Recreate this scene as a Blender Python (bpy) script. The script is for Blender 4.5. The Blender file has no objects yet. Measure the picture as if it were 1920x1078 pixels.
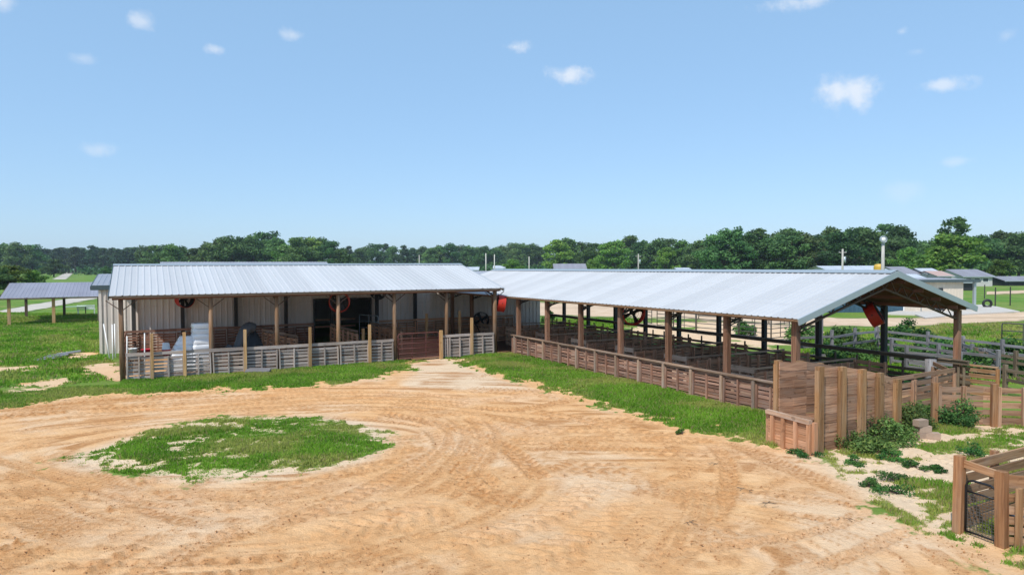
import bpy, math, random
import numpy as np
from mathutils import Vector, Matrix
random.seed(7); RNG = np.random.default_rng(7)
S = bpy.context.scene
C = S.collection
R_ = math.radians
sin, cos, pi = math.sin, math.cos, math.pi

# ------------------------------------------------------------------ survey of the place
F_PX, HZ, ROLL, H = 1286.0, 499.8, -0.0041, 4.15         # lens (px of a 1920 frame), horizon row, roll, eye height
PITCH = math.atan((539 - HZ) / F_PX)
AZ = 0.49                                                # heading of both barns
D2 = Vector((cos(AZ), sin(AZ), 0)); D1 = Vector((-sin(AZ), cos(AZ), 0))
OL = Vector((-14.28, 25.04, 0)); OR = Vector((7.54, 18.49, 0))
def L(u, v, z=0): return OL + D2 * u + D1 * v + Vector((0, 0, z))
def R(u, v, z=0): return OR + D2 * u + D1 * v + Vector((0, 0, z))
def ray(px, py):
    u, w = px - 960, py - 539
    c, s = cos(ROLL), sin(ROLL); u, w = u * c + w * s, -u * s + w * c
    v = -w / F_PX
    return Vector((u / F_PX, cos(PITCH) + v * sin(PITCH), -sin(PITCH) + v * cos(PITCH)))
def gp(px, py, z=0):
    d = ray(px, py); return Vector((0, 0, H)) + d * ((z - H) / d.z)
def ay(px, py, Y):
    d = ray(px, py); return Vector((0, 0, H)) + d * (Y / d.y)

# ------------------------------------------------------------------ object helpers
def tag(o, label=None, cat=None, group=None, kind=None):
    if label: o['label'] = label
    if cat: o['category'] = cat
    if group: o['group'] = group
    if kind: o['kind'] = kind
    return o
def thing(name, label, cat, loc=(0, 0, 0), rz=0, group=None):
    o = bpy.data.objects.new(name, None); C.objects.link(o)
    o.empty_display_size = .2
    o.location = loc; o.rotation_euler = (0, 0, rz)
    return tag(o, label, cat, group)
def dup(o, parent=None):
    c = o.copy(); C.objects.link(c)
    if parent is not None: c.parent = parent
    for ch in list(o.children): dup(ch, c)
    return c
def mesh_np(name, V, Fc, mat, attrs=None, smooth=False):
    V = np.asarray(V, np.float32); Fc = np.asarray(Fc, np.int32)
    me = bpy.data.meshes.new(name); n, k = Fc.shape
    me.vertices.add(len(V)); me.vertices.foreach_set('co', V.ravel())
    me.loops.add(n * k); me.loops.foreach_set('vertex_index', Fc.ravel())
    me.polygons.add(n); me.polygons.foreach_set('loop_start', np.arange(0, n * k, k, dtype=np.int32))
    me.polygons.foreach_set('use_smooth', np.full(n, bool(smooth)))
    me.update(calc_edges=True)
    for nm, a in (attrs or {}).items():
        a = np.asarray(a, np.float32)
        if a.ndim == 1:
            at = me.attributes.new(nm, 'FLOAT', 'POINT'); at.data.foreach_set('value', a)
        elif a.shape[1] == 3:
            at = me.attributes.new(nm, 'FLOAT_VECTOR', 'POINT'); at.data.foreach_set('vector', a.ravel())
        else:
            at = me.attributes.new(nm, 'FLOAT_COLOR', 'POINT'); at.data.foreach_set('color', a.ravel())
    me.materials.append(mat)
    return me
def link(name, me, parent=None):
    o = bpy.data.objects.new(name, me); C.objects.link(o)
    if parent is not None: o.parent = parent
    return o

class MB:
    """collects boxes, bars, tubes; every piece carries its own grain coordinate and random value"""
    def __init__(s): s.v = []; s.f = []; s.rnd = []; s.lc = []
    def raw(s, vs, fs, lc=None, rnd=None):
        b = len(s.v); r = random.random() if rnd is None else rnd
        off = Vector((r * 37.1, r * 91.7, r * 53.3))
        s.v += [Vector(v) for v in vs]; s.f += [tuple(b + i for i in f) for f in fs]
        s.rnd += [r] * len(vs); s.lc += [Vector(q) + off for q in (lc or vs)]
        return s
    def obox(s, c, a, b, d, rnd=None):
        c, a, b, d = Vector(c), Vector(a), Vector(b), Vector(d)
        ax = sorted((a, b, d), key=lambda q: -q.length)
        vs = []; lc = []
        for i in (-1, 1):
            for j in (-1, 1):
                for k in (-1, 1):
                    p = a * i + b * j + d * k; vs.append(c + p)
                    lc.append([p.dot(q.normalized()) if q.length else 0 for q in ax])
        fs = [(0, 1, 3, 2), (4, 6, 7, 5), (0, 4, 5, 1), (2, 3, 7, 6), (0, 2, 6, 4), (1, 5, 7, 3)]
        return s.raw(vs, fs, lc, rnd)
    def box(s, x0, x1, y0, y1, z0, z1, rnd=None):
        return s.obox(((x0 + x1) / 2, (y0 + y1) / 2, (z0 + z1) / 2), ((x1 - x0) / 2, 0, 0), (0, (y1 - y0) / 2, 0), (0, 0, (z1 - z0) / 2), rnd)
    def bar(s, p0, p1, w, h, up=(0, 0, 1), rnd=None):
        p0, p1 = Vector(p0), Vector(p1); d = p1 - p0; up = Vector(up)
        if abs(d.normalized().dot(up)) > .98: up = Vector((0, 1, 0))
        sd = d.cross(up).normalized(); u2 = sd.cross(d).normalized()
        return s.obox((p0 + p1) / 2, d / 2, sd * (w / 2), u2 * (h / 2), rnd)
    def tube(s, pts, r, n=8, cap=True, rnd=None):
        pts = [Vector(p) for p in pts]; rs = r if isinstance(r, (list, tuple)) else [r] * len(pts)
        vs = []; fs = []; lc = []; ln = 0
        for i, p in enumerate(pts):
            d = (pts[min(i + 1, len(pts) - 1)] - pts[max(i - 1, 0)]).normalized()
            a = d.orthogonal().normalized() if i == 0 else (a - d * a.dot(d)).normalized()
            b = d.cross(a)
            if i: ln += (p - pts[i - 1]).length
            for k in range(n):
                t = 2 * pi * k / n; vs.append(p + a * (cos(t) * rs[i]) + b * (sin(t) * rs[i]))
                lc.append((ln, cos(t) * rs[i], sin(t) * rs[i]))
        for i in range(len(pts) - 1):
            for k in range(n):
                k2 = (k + 1) % n; fs.append((i * n + k, i * n + k2, (i + 1) * n + k2, (i + 1) * n + k))
        if cap:
            fs.append(tuple(range(n - 1, -1, -1))); fs.append(tuple((len(pts) - 1) * n + k for k in range(n)))
        return s.raw(vs, fs, lc, rnd)
    def ring(s, c, ax, r, t, n=24, m=5):
        c = Vector(c); ax = Vector(ax).normalized(); a = ax.orthogonal().normalized(); b = ax.cross(a)
        pts = [c + a * (r * cos(2 * pi * k / n)) + b * (r * sin(2 * pi * k / n)) for k in range(n)]
        vs = []; fs = []
        for k, p in enumerate(pts):
            o = (p - c).normalized()
            for j in range(m): q = 2 * pi * j / m; vs.append(p + o * (t * cos(q)) + ax * (t * sin(q)))
        for k in range(n):
            for j in range(m):
                fs.append((k * m + j, ((k + 1) % n) * m + j, ((k + 1) % n) * m + (j + 1) % m, k * m + (j + 1) % m))
        return s.raw(vs, fs)
    def lathe(s, prof, n=20, c=(0, 0, 0), rnd=None):
        vs = []; fs = []; m = len(prof)
        for k in range(n):
            t = 2 * pi * k / n
            for r, z in prof: vs.append((c[0] + r * cos(t), c[1] + r * sin(t), c[2] + z))
        for k in range(n):
            for j in range(m - 1):
                fs.append((k * m + j, ((k + 1) % n) * m + j, ((k + 1) % n) * m + j + 1, k * m + j + 1))
        return s.raw(vs, fs, None, rnd)
    def poly(s, pts, y0, y1):        # extruded polygon given in (x, z), between y0 and y1
        n = len(pts); vs = [(x, y0, z) for x, z in pts] + [(x, y1, z) for x, z in pts]
        fs = [tuple(range(n)), tuple(range(2 * n - 1, n - 1, -1))] + [(i, i + n, (i + 1) % n + n, (i + 1) % n) for i in range(n)]
        return s.raw(vs, fs)
    def build(s, name, mat, parent=None, smooth=False):
        me = bpy.data.meshes.new(name); me.from_pydata(s.v, [], s.f); me.update()
        at = me.attributes.new('rnd', 'FLOAT', 'POINT'); at.data.foreach_set('value', s.rnd)
        at = me.attributes.new('lc', 'FLOAT_VECTOR', 'POINT'); at.data.foreach_set('vector', [q for v in s.lc for q in v])
        import bmesh
        bm = bmesh.new(); bm.from_mesh(me); bmesh.ops.recalc_face_normals(bm, faces=bm.faces); bm.to_mesh(me); bm.free()
        if smooth:
            for p in me.polygons: p.use_smooth = True
        me.materials.append(mat)
        return link(name, me, parent)

# ------------------------------------------------------------------ materials
class NT:
    def __init__(s, name, world=None):
        if world: s.t = world.node_tree
        else:
            s.m = bpy.data.materials.new(name); s.m.use_nodes = True; s.t = s.m.node_tree
        s.t.nodes.clear(); s.n = s.t.nodes; s.l = s.t.links
    def node(s, ty, **kw):
        n = s.n.new(ty)
        for k, v in kw.items():
            if k.startswith('i_'):
                key = k[2:]; key = int(key) if key.isdigit() else key
                s.set(n, key, v)
            else: setattr(n, k, v)
        return n
    def set(s, n, key, v):
        i = n.inputs[key]
        if isinstance(v, bpy.types.NodeSocket): s.l.new(v, i)
        else: i.default_value = v
    def math(s, op, a, b=None, c=None, clamp=False):
        n = s.node('ShaderNodeMath', operation=op, use_clamp=clamp); s.set(n, 0, a)
        if b is not None: s.set(n, 1, b)
        if c is not None: s.set(n, 2, c)
        return n.outputs[0]
    def mix(s, f, a, b, blend='MIX'):
        n = s.node('ShaderNodeMix', data_type='RGBA', blend_type=blend); s.set(n, 0, f)
        def col(v): return (*v, 1) if isinstance(v, (tuple, list)) and len(v) == 3 else v
        s.set(n, 6, col(a)); s.set(n, 7, col(b)); return n.outputs[2]
    def attr(s, nm): return s.node('ShaderNodeAttribute', attribute_name=nm)
    def noise(s, vec, scale, detail=4, rough=.55):
        n = s.node('ShaderNodeTexNoise'); n.inputs['Scale'].default_value = scale; n.inputs['Detail'].default_value = detail
        n.inputs['Roughness'].default_value = rough
        if vec is not None: s.l.new(vec, n.inputs['Vector'])
        return n.outputs[0]
    def mapping(s, vec, scale=(1, 1, 1), rot=(0, 0, 0)):
        n = s.node('ShaderNodeMapping'); s.l.new(vec, n.inputs[0]); n.inputs['Scale'].default_value = scale; n.inputs['Rotation'].default_value = rot
        return n.outputs[0]
    def ramp(s, f, lo, hi, a=0., b=1.):
        n = s.node('ShaderNodeMapRange', interpolation_type='SMOOTHSTEP'); s.set(n, 0, f); s.set(n, 1, lo); s.set(n, 2, hi); s.set(n, 3, a); s.set(n, 4, b)
        return n.outputs[0]
    def out(s, bsdf):
        o = s.node('ShaderNodeOutputMaterial'); s.l.new(bsdf, o.inputs[0]); return s.m
    def bump(s, h, dist, strength=1.):
        n = s.node('ShaderNodeBump'); s.l.new(h, n.inputs['Height']); n.inputs['Distance'].default_value = dist; n.inputs['Strength'].default_value = strength
        return n.outputs[0]
    def princ(s, col, rough=.6, metal=0., normal=None, spec=.4):
        n = s.node('ShaderNodeBsdfPrincipled'); s.set(n, 'Base Color', (*col, 1) if isinstance(col, tuple) and len(col) == 3 else col)
        s.set(n, 'Roughness', rough); s.set(n, 'Metallic', metal); s.set(n, 'Specular IOR Level', spec)
        if normal is not None: s.l.new(normal, n.inputs['Normal'])
        return n.outputs[0]

def m_wood(name, dark, light, grey=(.3, .28, .27), gamt=.35, rough=.85, fine=1.):
    t = NT(name); lc = t.attr('lc').outputs['Vector']; rnd = t.attr('rnd').outputs['Fac']
    g = t.noise(t.mapping(lc, (1.3, 26 * fine, 26 * fine)), 1.0, 5, .62)
    st = t.noise(t.mapping(lc, (1.1, 4, 4)), 1.3, 3, .5)
    c = t.mix(t.ramp(g, .3, .68), dark, light)
    c = t.mix(t.math('MULTIPLY', t.ramp(st, .42, .7), gamt), c, grey)
    k = t.math('MULTIPLY_ADD', rnd, .55, .72)
    n = t.node('ShaderNodeVectorMath', operation='SCALE'); t.l.new(c, n.inputs[0]); t.l.new(k, n.inputs['Scale'])
    spots = t.ramp(t.noise(lc, 5.5, 2), .66, .72)
    c = t.mix(t.math('MULTIPLY', spots, .5), n.outputs[0], tuple(x * .45 for x in dark))
    return t.out(t.princ(c, rough, normal=t.bump(g, .006, .7), spec=.2))
def m_plain(name, col, rough=.5, metal=0., var=.12, scale=6., spec=.4):
    t = NT(name); tc = t.node('ShaderNodeTexCoord').outputs['Object']; rnd = t.attr('rnd').outputs['Fac']
    nz = t.noise(tc, scale, 5, .6)
    k = t.math('MULTIPLY_ADD', t.math('ADD', nz, t.math('MULTIPLY', rnd, .6)), var * 2, 1 - var * 1.5)
    n = t.node('ShaderNodeVectorMath', operation='SCALE'); n.inputs[0].default_value = col; t.l.new(k, n.inputs['Scale'])
    return t.out(t.princ(n.outputs[0], rough, metal, t.bump(nz, .004, .4), spec))
def m_sheet(name, col, dirt, rough=.4, metal=.0, dirt_amt=.25, spec=.4):
    t = NT(name); tc = t.node('ShaderNodeTexCoord').outputs['Object']; rnd = t.attr('rnd').outputs['Fac']
    st = t.noise(t.mapping(tc, (3.0, .35, .35)), 1.0, 5, .6)
    bl = t.noise(tc, .5, 4, .6)
    c = t.mix(t.math('MULTIPLY', t.ramp(st, .45, .75), dirt_amt), col, dirt)
    c = t.mix(t.math('MULTIPLY', t.ramp(bl, .4, .7), dirt_amt * .8), c, dirt)
    sx = t.node('ShaderNodeSeparateXYZ'); t.l.new(t.attr('lc').outputs['Vector'], sx.inputs[0])
    fr = t.math('FRACT', t.math('DIVIDE', t.math('ADD', sx.outputs[1], t.math('MULTIPLY', rnd, .35)), 1.18))
    row = t.math('MULTIPLY', t.math('MULTIPLY', t.math('LESS_THAN', fr, .05), t.ramp(t.noise(tc, 2.2, 3), .42, .6)), .5)
    c = t.mix(row, c, dirt)
    rs = t.ramp(t.noise(t.mapping(tc, (7., .5, .5)), 1., 4, .6), .62, .74)
    c = t.mix(t.math('MULTIPLY', rs, .22), c, (.33, .25, .2))
    k = t.math('MULTIPLY_ADD', rnd, .13, .92)
    n = t.node('ShaderNodeVectorMath', operation='SCALE'); t.l.new(c, n.inputs[0]); t.l.new(k, n.inputs['Scale'])
    return t.out(t.princ(n.outputs[0], t.math('MULTIPLY_ADD', bl, .2, rough - .1), metal, spec=spec))
def m_leaf(name, dark, light, yellow=None, trans=.35):
    t = NT(name); rnd = t.attr('rnd').outputs['Fac']; lc = t.attr('lc').outputs['Vector']
    info = t.node('ShaderNodeObjectInfo').outputs['Random']
    c = t.mix(rnd, dark, light)
    if yellow: c = t.mix(t.math('MULTIPLY', t.ramp(t.math('FRACT', t.math('MULTIPLY', rnd, 13.7)), .6, 1.), .6), c, yellow)
    hs = t.node('ShaderNodeHueSaturation'); t.l.new(c, hs.inputs['Color'])
    t.l.new(t.math('MULTIPLY_ADD', info, .06, .47), hs.inputs['Hue']); t.l.new(t.math('MULTIPLY_ADD', t.math('FRACT', t.math('MULTIPLY', info, 7.3)), .7, .7), hs.inputs['Value'])
    p = t.princ(hs.outputs[0], .6, spec=.25)
    tr = t.node('ShaderNodeBsdfTranslucent'); t.l.new(hs.outputs[0], tr.inputs[0])
    mx = t.node('ShaderNodeMixShader'); mx.inputs[0].default_value = trans; t.l.new(p, mx.inputs[1]); t.l.new(tr.outputs[0], mx.inputs[2])
    return t.out(mx.outputs[0])
def m_grass(name):
    t = NT(name); a = t.attr('col').outputs['Color']
    p = t.princ(a, .55, spec=.25)
    tr = t.node('ShaderNodeBsdfTranslucent'); t.l.new(a, tr.inputs[0])
    mx = t.node('ShaderNodeMixShader'); mx.inputs[0].default_value = .35; t.l.new(p, mx.inputs[1]); t.l.new(tr.outputs[0], mx.inputs[2])
    return t.out(mx.outputs[0])

W_POST = m_wood('wood_post', (.15, .085, .045), (.31, .185, .105), (.27, .22, .18), .4)
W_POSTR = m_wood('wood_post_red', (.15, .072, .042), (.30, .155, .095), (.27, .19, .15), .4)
W_NEW = m_wood('wood_new_post', (.36, .20, .085), (.56, .35, .16), (.42, .34, .25), .35)
W_GREY = m_wood('wood_grey_pallet', (.26, .215, .195), (.49, .43, .395), (.42, .315, .24), .55)
W_BROWN = m_wood('wood_brown_pallet', (.18, .085, .06), (.40, .22, .15), (.35, .26, .22), .5)
W_INNER = m_wood('wood_inner_pallet', (.46, .235, .13), (.76, .45, .285), (.52, .36, .27), .4)
W_RAILI = m_wood('wood_inner_rail', (.40, .26, .17), (.64, .45, .32), (.5, .40, .33), .4)
W_RAIL = m_wood('wood_top_rail', (.24, .15, .10), (.43, .29, .20), (.38, .32, .28), .5)
W_DARK = m_wood('wood_dark_rail', (.11, .08, .055), (.22, .165, .115), (.18, .15, .12), .4)
W_CHUTE = m_wood('wood_chute_boards', (.24, .125, .072), (.47, .28, .175), (.36, .27, .21), .45)
W_DOCK = m_wood('wood_dock', (.38, .18, .09), (.58, .31, .175), (.45, .3, .22), .3)
W_CHPOST = m_wood('wood_chute_post', (.22, .115, .05), (.39, .225, .11), (.30, .23, .16), .4)
W_PEN = m_wood('wood_pen', (.23, .115, .055), (.43, .25, .135), (.40, .32, .25), .45)
W_PENPOST = m_wood('wood_pen_post', (.20, .09, .04), (.37, .19, .09), (.32, .23, .16), .35)
W_FIELD = m_wood('wood_weathered_fence', (.13, .125, .13), (.29, .28, .29), (.22, .2, .19), .5)
W_DECK = m_wood('wood_roof_underside', (.16, .075, .05), (.27, .14, .095), (.22, .15, .12), .4)
ROOF = m_sheet('galvanised_roof', (.565, .565, .57), (.50, .505, .52), .55, .12, .35)
ROOF_DIM = m_sheet('old_metal_roof', (.42, .42, .45), (.33, .33, .36), .45, .3, .5)
ROOF_VIO = m_sheet('ribbed_shed_roof', (.34, .33, .38), (.26, .25, .30), .5, .2, .5)
TRIM = m_plain('galvanised_trim', (.40, .45, .48), .4, .3, .06)
TRIMD = m_plain('dark_green_trim', (.07, .10, .11), .5, 0, .1)
WALL = m_sheet('beige_metal_wall', (.76, .68, .62), (.62, .545, .495), .5, 0, .45)
STEEL = m_plain('dark_steel', (.05, .048, .047), .55, .5)
STEELB = m_plain('rusty_joist', (.12, .075, .055), .65, .3)
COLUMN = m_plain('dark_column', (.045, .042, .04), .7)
PIPE = m_plain('pipe_panel_steel', (.12, .115, .11), .5, .4)
BLACKP = m_plain('black_gate_paint', (.012, .014, .018), .4)
REDG = m_plain('rusty_red_gate', (.11, .038, .032), .6, .1, .25)
REDF = m_plain('red_fan_paint', (.50, .035, .02), .4, 0, .1)
BLACK = m_plain('black_plastic', (.015, .015, .017), .5)
WHITEP = m_plain('white_plastic', (.80, .80, .79), .4, 0, .06)
REDP = m_plain('red_plastic', (.55, .03, .05), .4)
WRAP = m_plain('stretch_wrapped_bags', (.88, .89, .92), .3, 0, .14, 9)
HOSE = m_plain('grey_rubber_hose', (.10, .10, .105), .6)
CONC = m_plain('concrete', (.55, .51, .46), .85, 0, .12, 1.2)
BLOCK = m_plain('concrete_block', (.40, .29, .22), .9, 0, .2, 12)
BEIGE = m_sheet('beige_building_wall', (.66, .58, .48), (.56, .48, .4), .6, 0, .3)
TEAL = m_sheet('teal_building_wall', (.05, .105, .155), (.04, .08, .12), .5, 0, .3)
HWALL = m_plain('pale_house_wall', (.5, .48, .47), .7)
HDARK = m_plain('dark_opening', (.03, .03, .035), .5)
GLASS = m_plain('window_glass', (.05, .07, .09), .08, 0, .05, 2, .6)
HROOF = m_sheet('grey_shingle_roof', (.27, .27, .31), (.2, .2, .23), .7, 0, .4)
HROOFW = m_sheet('pale_metal_roof', (.62, .64, .68), (.5, .52, .56), .4, .2, .4)
HROOFP = m_sheet('faded_pink_roof', (.52, .36, .31), (.42, .29, .25), .6, 0, .4)
POLEG = m_wood('pole_wood', (.38, .36, .33), (.58, .55, .5), (.5, .48, .45), .4)
YEL = m_plain('yellow_paint', (.62, .38, .06), .5)
BARK = m_plain('bark', (.10, .075, .055), .9, 0, .3, 3)
LEAF_OAK = m_leaf('oak_leaves', (.045, .098, .03), (.14, .25, .075))
LEAF_LIGHT = m_leaf('light_leaves', (.06, .13, .025), (.19, .34, .06), (.24, .32, .06))
LEAF_PINE = m_leaf('pine_needles', (.035, .072, .034), (.085, .15, .065), None, .25)
LEAF_WEED = m_leaf('weed_leaves', (.03, .085, .022), (.095, .23, .05), (.14, .24, .045))
LEAF_BUSH = m_leaf('dark_bush_leaves', (.05, .105, .03), (.14, .26, .065), (.22, .28, .07))
GRASS = m_grass('grass_blades')

# ------------------------------------------------------------------ value noise on arrays
_lat = RNG.random((256, 256)).astype(np.float32)
def vnoise(x, y):
    xi = np.floor(x).astype(np.int64); yi = np.floor(y).astype(np.int64); fx = x - xi; fy = y - yi
    fx = fx * fx * (3 - 2 * fx); fy = fy * fy * (3 - 2 * fy)
    a = _lat[xi & 255, yi & 255]; b = _lat[(xi + 1) & 255, yi & 255]; c = _lat[xi & 255, (yi + 1) & 255]; d = _lat[(xi + 1) & 255, (yi + 1) & 255]
    return (a * (1 - fx) + b * fx) * (1 - fy) + (c * (1 - fx) + d * fx) * fy
def fbm(x, y, o=4, rough=.5):
    r = 0; a = 1; t = 0
    for k in range(o): r = r + a * vnoise(x * 2 ** k + 17.3 * k, y * 2 ** k + 5.7 * k); t += a; a *= rough
    return r / t
def sst(x, a, b):
    q = np.clip((x - a) / (b - a), 0, 1); return q * q * (3 - 2 * q)
def sdf(P, X, Y):               # signed distance to a polygon, positive inside
    P = np.array([(p[0], p[1]) for p in P]); d2 = np.full(X.shape, 1e12); ins = np.zeros(X.shape, bool)
    for i in range(len(P)):
        a = P[i]; b = P[(i + 1) % len(P)]; e = b - a
        wx = X - a[0]; wy = Y - a[1]; h = np.clip((wx * e[0] + wy * e[1]) / (e @ e + 1e-12), 0, 1)
        d2 = np.minimum(d2, (wx - h * e[0]) ** 2 + (wy - h * e[1]) ** 2)
        if abs(b[1] - a[1]) > 1e-9:
            ins ^= ((a[1] > Y) != (b[1] > Y)) & (X < (b[0] - a[0]) * (Y - a[1]) / (b[1] - a[1]) + a[0])
    return np.where(ins, 1, -1) * np.sqrt(d2)
def P(*pts): return [gp(*p) for p in pts]

# ------------------------------------------------------------------ ground
YARD = P((0, 764), (150, 744), (300, 736), (500, 728), (650, 717), (745, 699), (768, 684), (786, 676), (812, 668), (835, 669), (862, 684), (905, 694), (960, 706), (1060, 738),
         (1200, 778), (1290, 806), (1400, 826), (1456, 836), (1540, 850), (1600, 900), (1680, 960), (1790, 1004), (1920, 1060)) + [Vector(p) for p in ((25, 5, 0), (40, -70, 0), (-90, -70, 0), (-60, 17, 0), (-30, 19.6, 0))]
ISLAND = P((158, 864), (200, 850), (262, 828), (330, 806), (400, 792), (440, 784), (520, 786), (610, 783), (690, 794), (738, 815), (742, 830), (700, 858), (640, 874), (560, 888), (470, 893), (400, 899), (330, 888), (262, 880), (200, 876))
ISLAND = [p - Vector((.28, 0, 0)) for p in ISLAND]
WEEDY = P((1540, 790), (1640, 800), (1740, 780), (1920, 790), (1960, 850), (1960, 920), (1800, 930), (1800, 1002), (1700, 968), (1610, 915), (1535, 855))
SANDY = [P((165, 684), (225, 676), (232, 712), (215, 708), (175, 706)), P((-60, 690), (50, 688), (60, 697), (-60, 702)), P((0, 728), (60, 720), (130, 707), (140, 714), (60, 732), (-40, 742)),
         P((120, 660), (165, 664), (160, 672), (135, 672))]
CORRAL = P((1185, 606), (1330, 603), (1500, 602), (1545, 625), (1500, 645), (1420, 655), (1180, 628))
FLOORL = [L(-.2, .2), L(15.6, .2), L(15.6, 9.7), L(-.2, 9.7)]
FLOORR = [R(.2, .3), R(7.9, .3), R(7.9, 25.8), R(-.9, 25.8), R(-.9, 16.4), R(.2, 16)]
def axis(lo, hi, st, far0, far1, g):
    a = list(np.arange(lo, hi, st)); s = st
    while a[-1] < far1: s *= g; a.append(a[-1] + s)
    s = st; b = []; q = lo
    while q > far0: s *= g; q -= s; b.append(q)
    return np.array(b[::-1] + a)
GX = axis(-16, 12, .055, -1600, 1600, 1.033); GY = axis(8.7, 25, .055, -70, 2200, 1.022)
X, Y = np.meshgrid(GX, GY)
n1 = fbm(X * .9, Y * .9, 4); n2 = fbm(X * 3.1 + 40, Y * 3.1, 3); n3 = fbm(X * .25 + 9, Y * .25, 3)
def grass_mask(X, Y):
    a = fbm(X * 1.3, Y * 1.3, 4) - .5; b = fbm(X * 4.2 + 40, Y * 4.2, 3) - .5; c = fbm(X * .3 + 9, Y * .3, 3) - .5
    yard = sdf(YARD, X, Y); isl = sdf(ISLAND, X, Y); wee = sdf(WEEDY, X, Y)
    e_ = fbm(X * 9 + 3, Y * 9 + 8, 2) - .5
    g = 1 - sst(yard + a * 1.9 + b * 1.5 + e_ * .8, -.55, .4)
    thin = sst(fbm(X * 1.7 + 71, Y * 3.2, 4) + b * .7 + e_ * .5, .47, .66)
    inI = sst(isl + a * 1.2 + b * 1.3 + e_ * .9 + .3 * np.clip((-5 - X) / 3, 0, 1), -.3, .4)
    left = np.clip((-3.4 - X) / 5, 0, 1)
    g = np.maximum(g, inI * (1 - thin * (.45 + .3 * left)))
    for q in SANDY: g *= 1 - .9 * sst(sdf(q, X, Y) + a * 2.4 + b * 1.6 + e_ * .6, -.5, .5)
    inW = sst(wee + a * 1.0, -.2, .2)
    patch = sst(fbm(X * .9 + 31, Y * 1.1 + 5, 4) + b * .4 + e_ * .2 + sst(Y, 13.5, 16.5) * .14 - .08, .44, .66)
    g = np.where(wee > -.6, g * (1 - inW) + inW * patch, g)
    g *= 1 - .85 * sst(sdf(CORRAL, X, Y) + a * 3 + b, -.5, .6) * sst(fbm(X * .5 + 3, Y * .5, 3), .22, .36)
    fl = np.maximum(sdf(FLOORL, X, Y), sdf(FLOORR, X, Y))
    g *= 1 - sst(fl + b * .5, -.15, .25)
    return g, fl, isl, yard, wee
G, FLR, ISL, YRD, WEE = grass_mask(X, Y)
inyard = sst(YRD, 0, .8) * (1 - sst(ISL, -.1, .2))
# sweeps left by turning vehicles: noise stretched along circles round the island and round the yard's right half
def sweep(cx, cy, ex, kr, ka, sd):
    dx = (X - cx) / ex; dy = Y - cy; r = np.hypot(dx, dy); th = np.arctan2(dy, dx)
    return fbm(r * kr + sd, th * ka * np.maximum(r, 1) / 4 + sd, 3, .6)
s1 = sweep(-5.9, 15.6, 1.7, 3.2, 1.0, 3); s2 = sweep(2.6, 9.6, 1.3, 4.2, .9, 50); s1f = sweep(-5.9, 15.6, 1.7, 11, 2.6, 90); s2f = sweep(2.6, 9.6, 1.3, 13, 3.0, 120)
wl = sst(1.2 - X, -1.5, 1.5)
sw = s1 * wl + s2 * (1 - wl); swf = s1f * wl + s2f * (1 - wl)
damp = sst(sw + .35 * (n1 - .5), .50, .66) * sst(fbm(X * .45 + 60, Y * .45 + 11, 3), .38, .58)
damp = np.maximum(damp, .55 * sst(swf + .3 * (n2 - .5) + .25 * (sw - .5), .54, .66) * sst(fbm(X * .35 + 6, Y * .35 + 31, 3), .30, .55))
Z = np.zeros_like(X)
near = sst(60 - Y, 0, 20)
Z += inyard * ((sw - .5) * .05 + (swf - .5) * .05 * sst(n3, .35, .6) + (n2 - .5) * .02)
lug = np.zeros_like(X)
def track(pts, width=.38, depth=.025, lugs=.03, pitch=.2, ora=.8, tone=True, soft=False):
    """a wheel rut with bars of displaced sand, stamped along a curve"""
    q = [p if isinstance(p, Vector) else gp(*p) for p in pts]; n = len(q); S_ = []
    for i in range(n - 1):
        p0 = q[max(i - 1, 0)]; p1 = q[i]; p2 = q[i + 1]; p3 = q[min(i + 2, n - 1)]
        m = max(2, int((p2 - p1).length / .04))
        for k in range(m):
            t = k / m; S_.append(.5 * ((2 * p1) + (p2 - p0) * t + (2 * p0 - 5 * p1 + 4 * p2 - p3) * t * t + (3 * p1 - p0 - 3 * p2 + p3) * t ** 3))
    s = 0
    for i in range(1, len(S_)):
        a, b = S_[i - 1], S_[i]; d = b - a
        if d.length < 1e-6: continue
        s += d.length; nx, ny = -d.y / d.length, d.x / d.length
        edge = min(1, i / 20, (len(S_) - i) / 20)
        for o in np.arange(-width * .75, width * .75, .045):
            x, y = b.x + nx * o, b.y + ny * o
            ix = np.searchsorted(GX, x); iy = np.searchsorted(GY, y)
            if not (0 < ix < len(GX) and 0 < iy < len(GY)): continue
            w = abs(o) / (width * .5)
            prof = (-depth if w < .85 else depth * .9 * max(0, 1 - (w - 1) / .4))
            ph = (s + abs(o) * .7) / pitch
            bar = lugs * (1 if (ph % 1) < .42 else -.25) if w < 1 else 0
            lug[iy, ix] = (prof + bar) * edge if not soft else lug[iy, ix] * .5 + (prof + bar) * edge
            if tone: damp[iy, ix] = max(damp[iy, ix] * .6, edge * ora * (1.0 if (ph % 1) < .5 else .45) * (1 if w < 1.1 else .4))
_r = random.Random(21)
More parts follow.
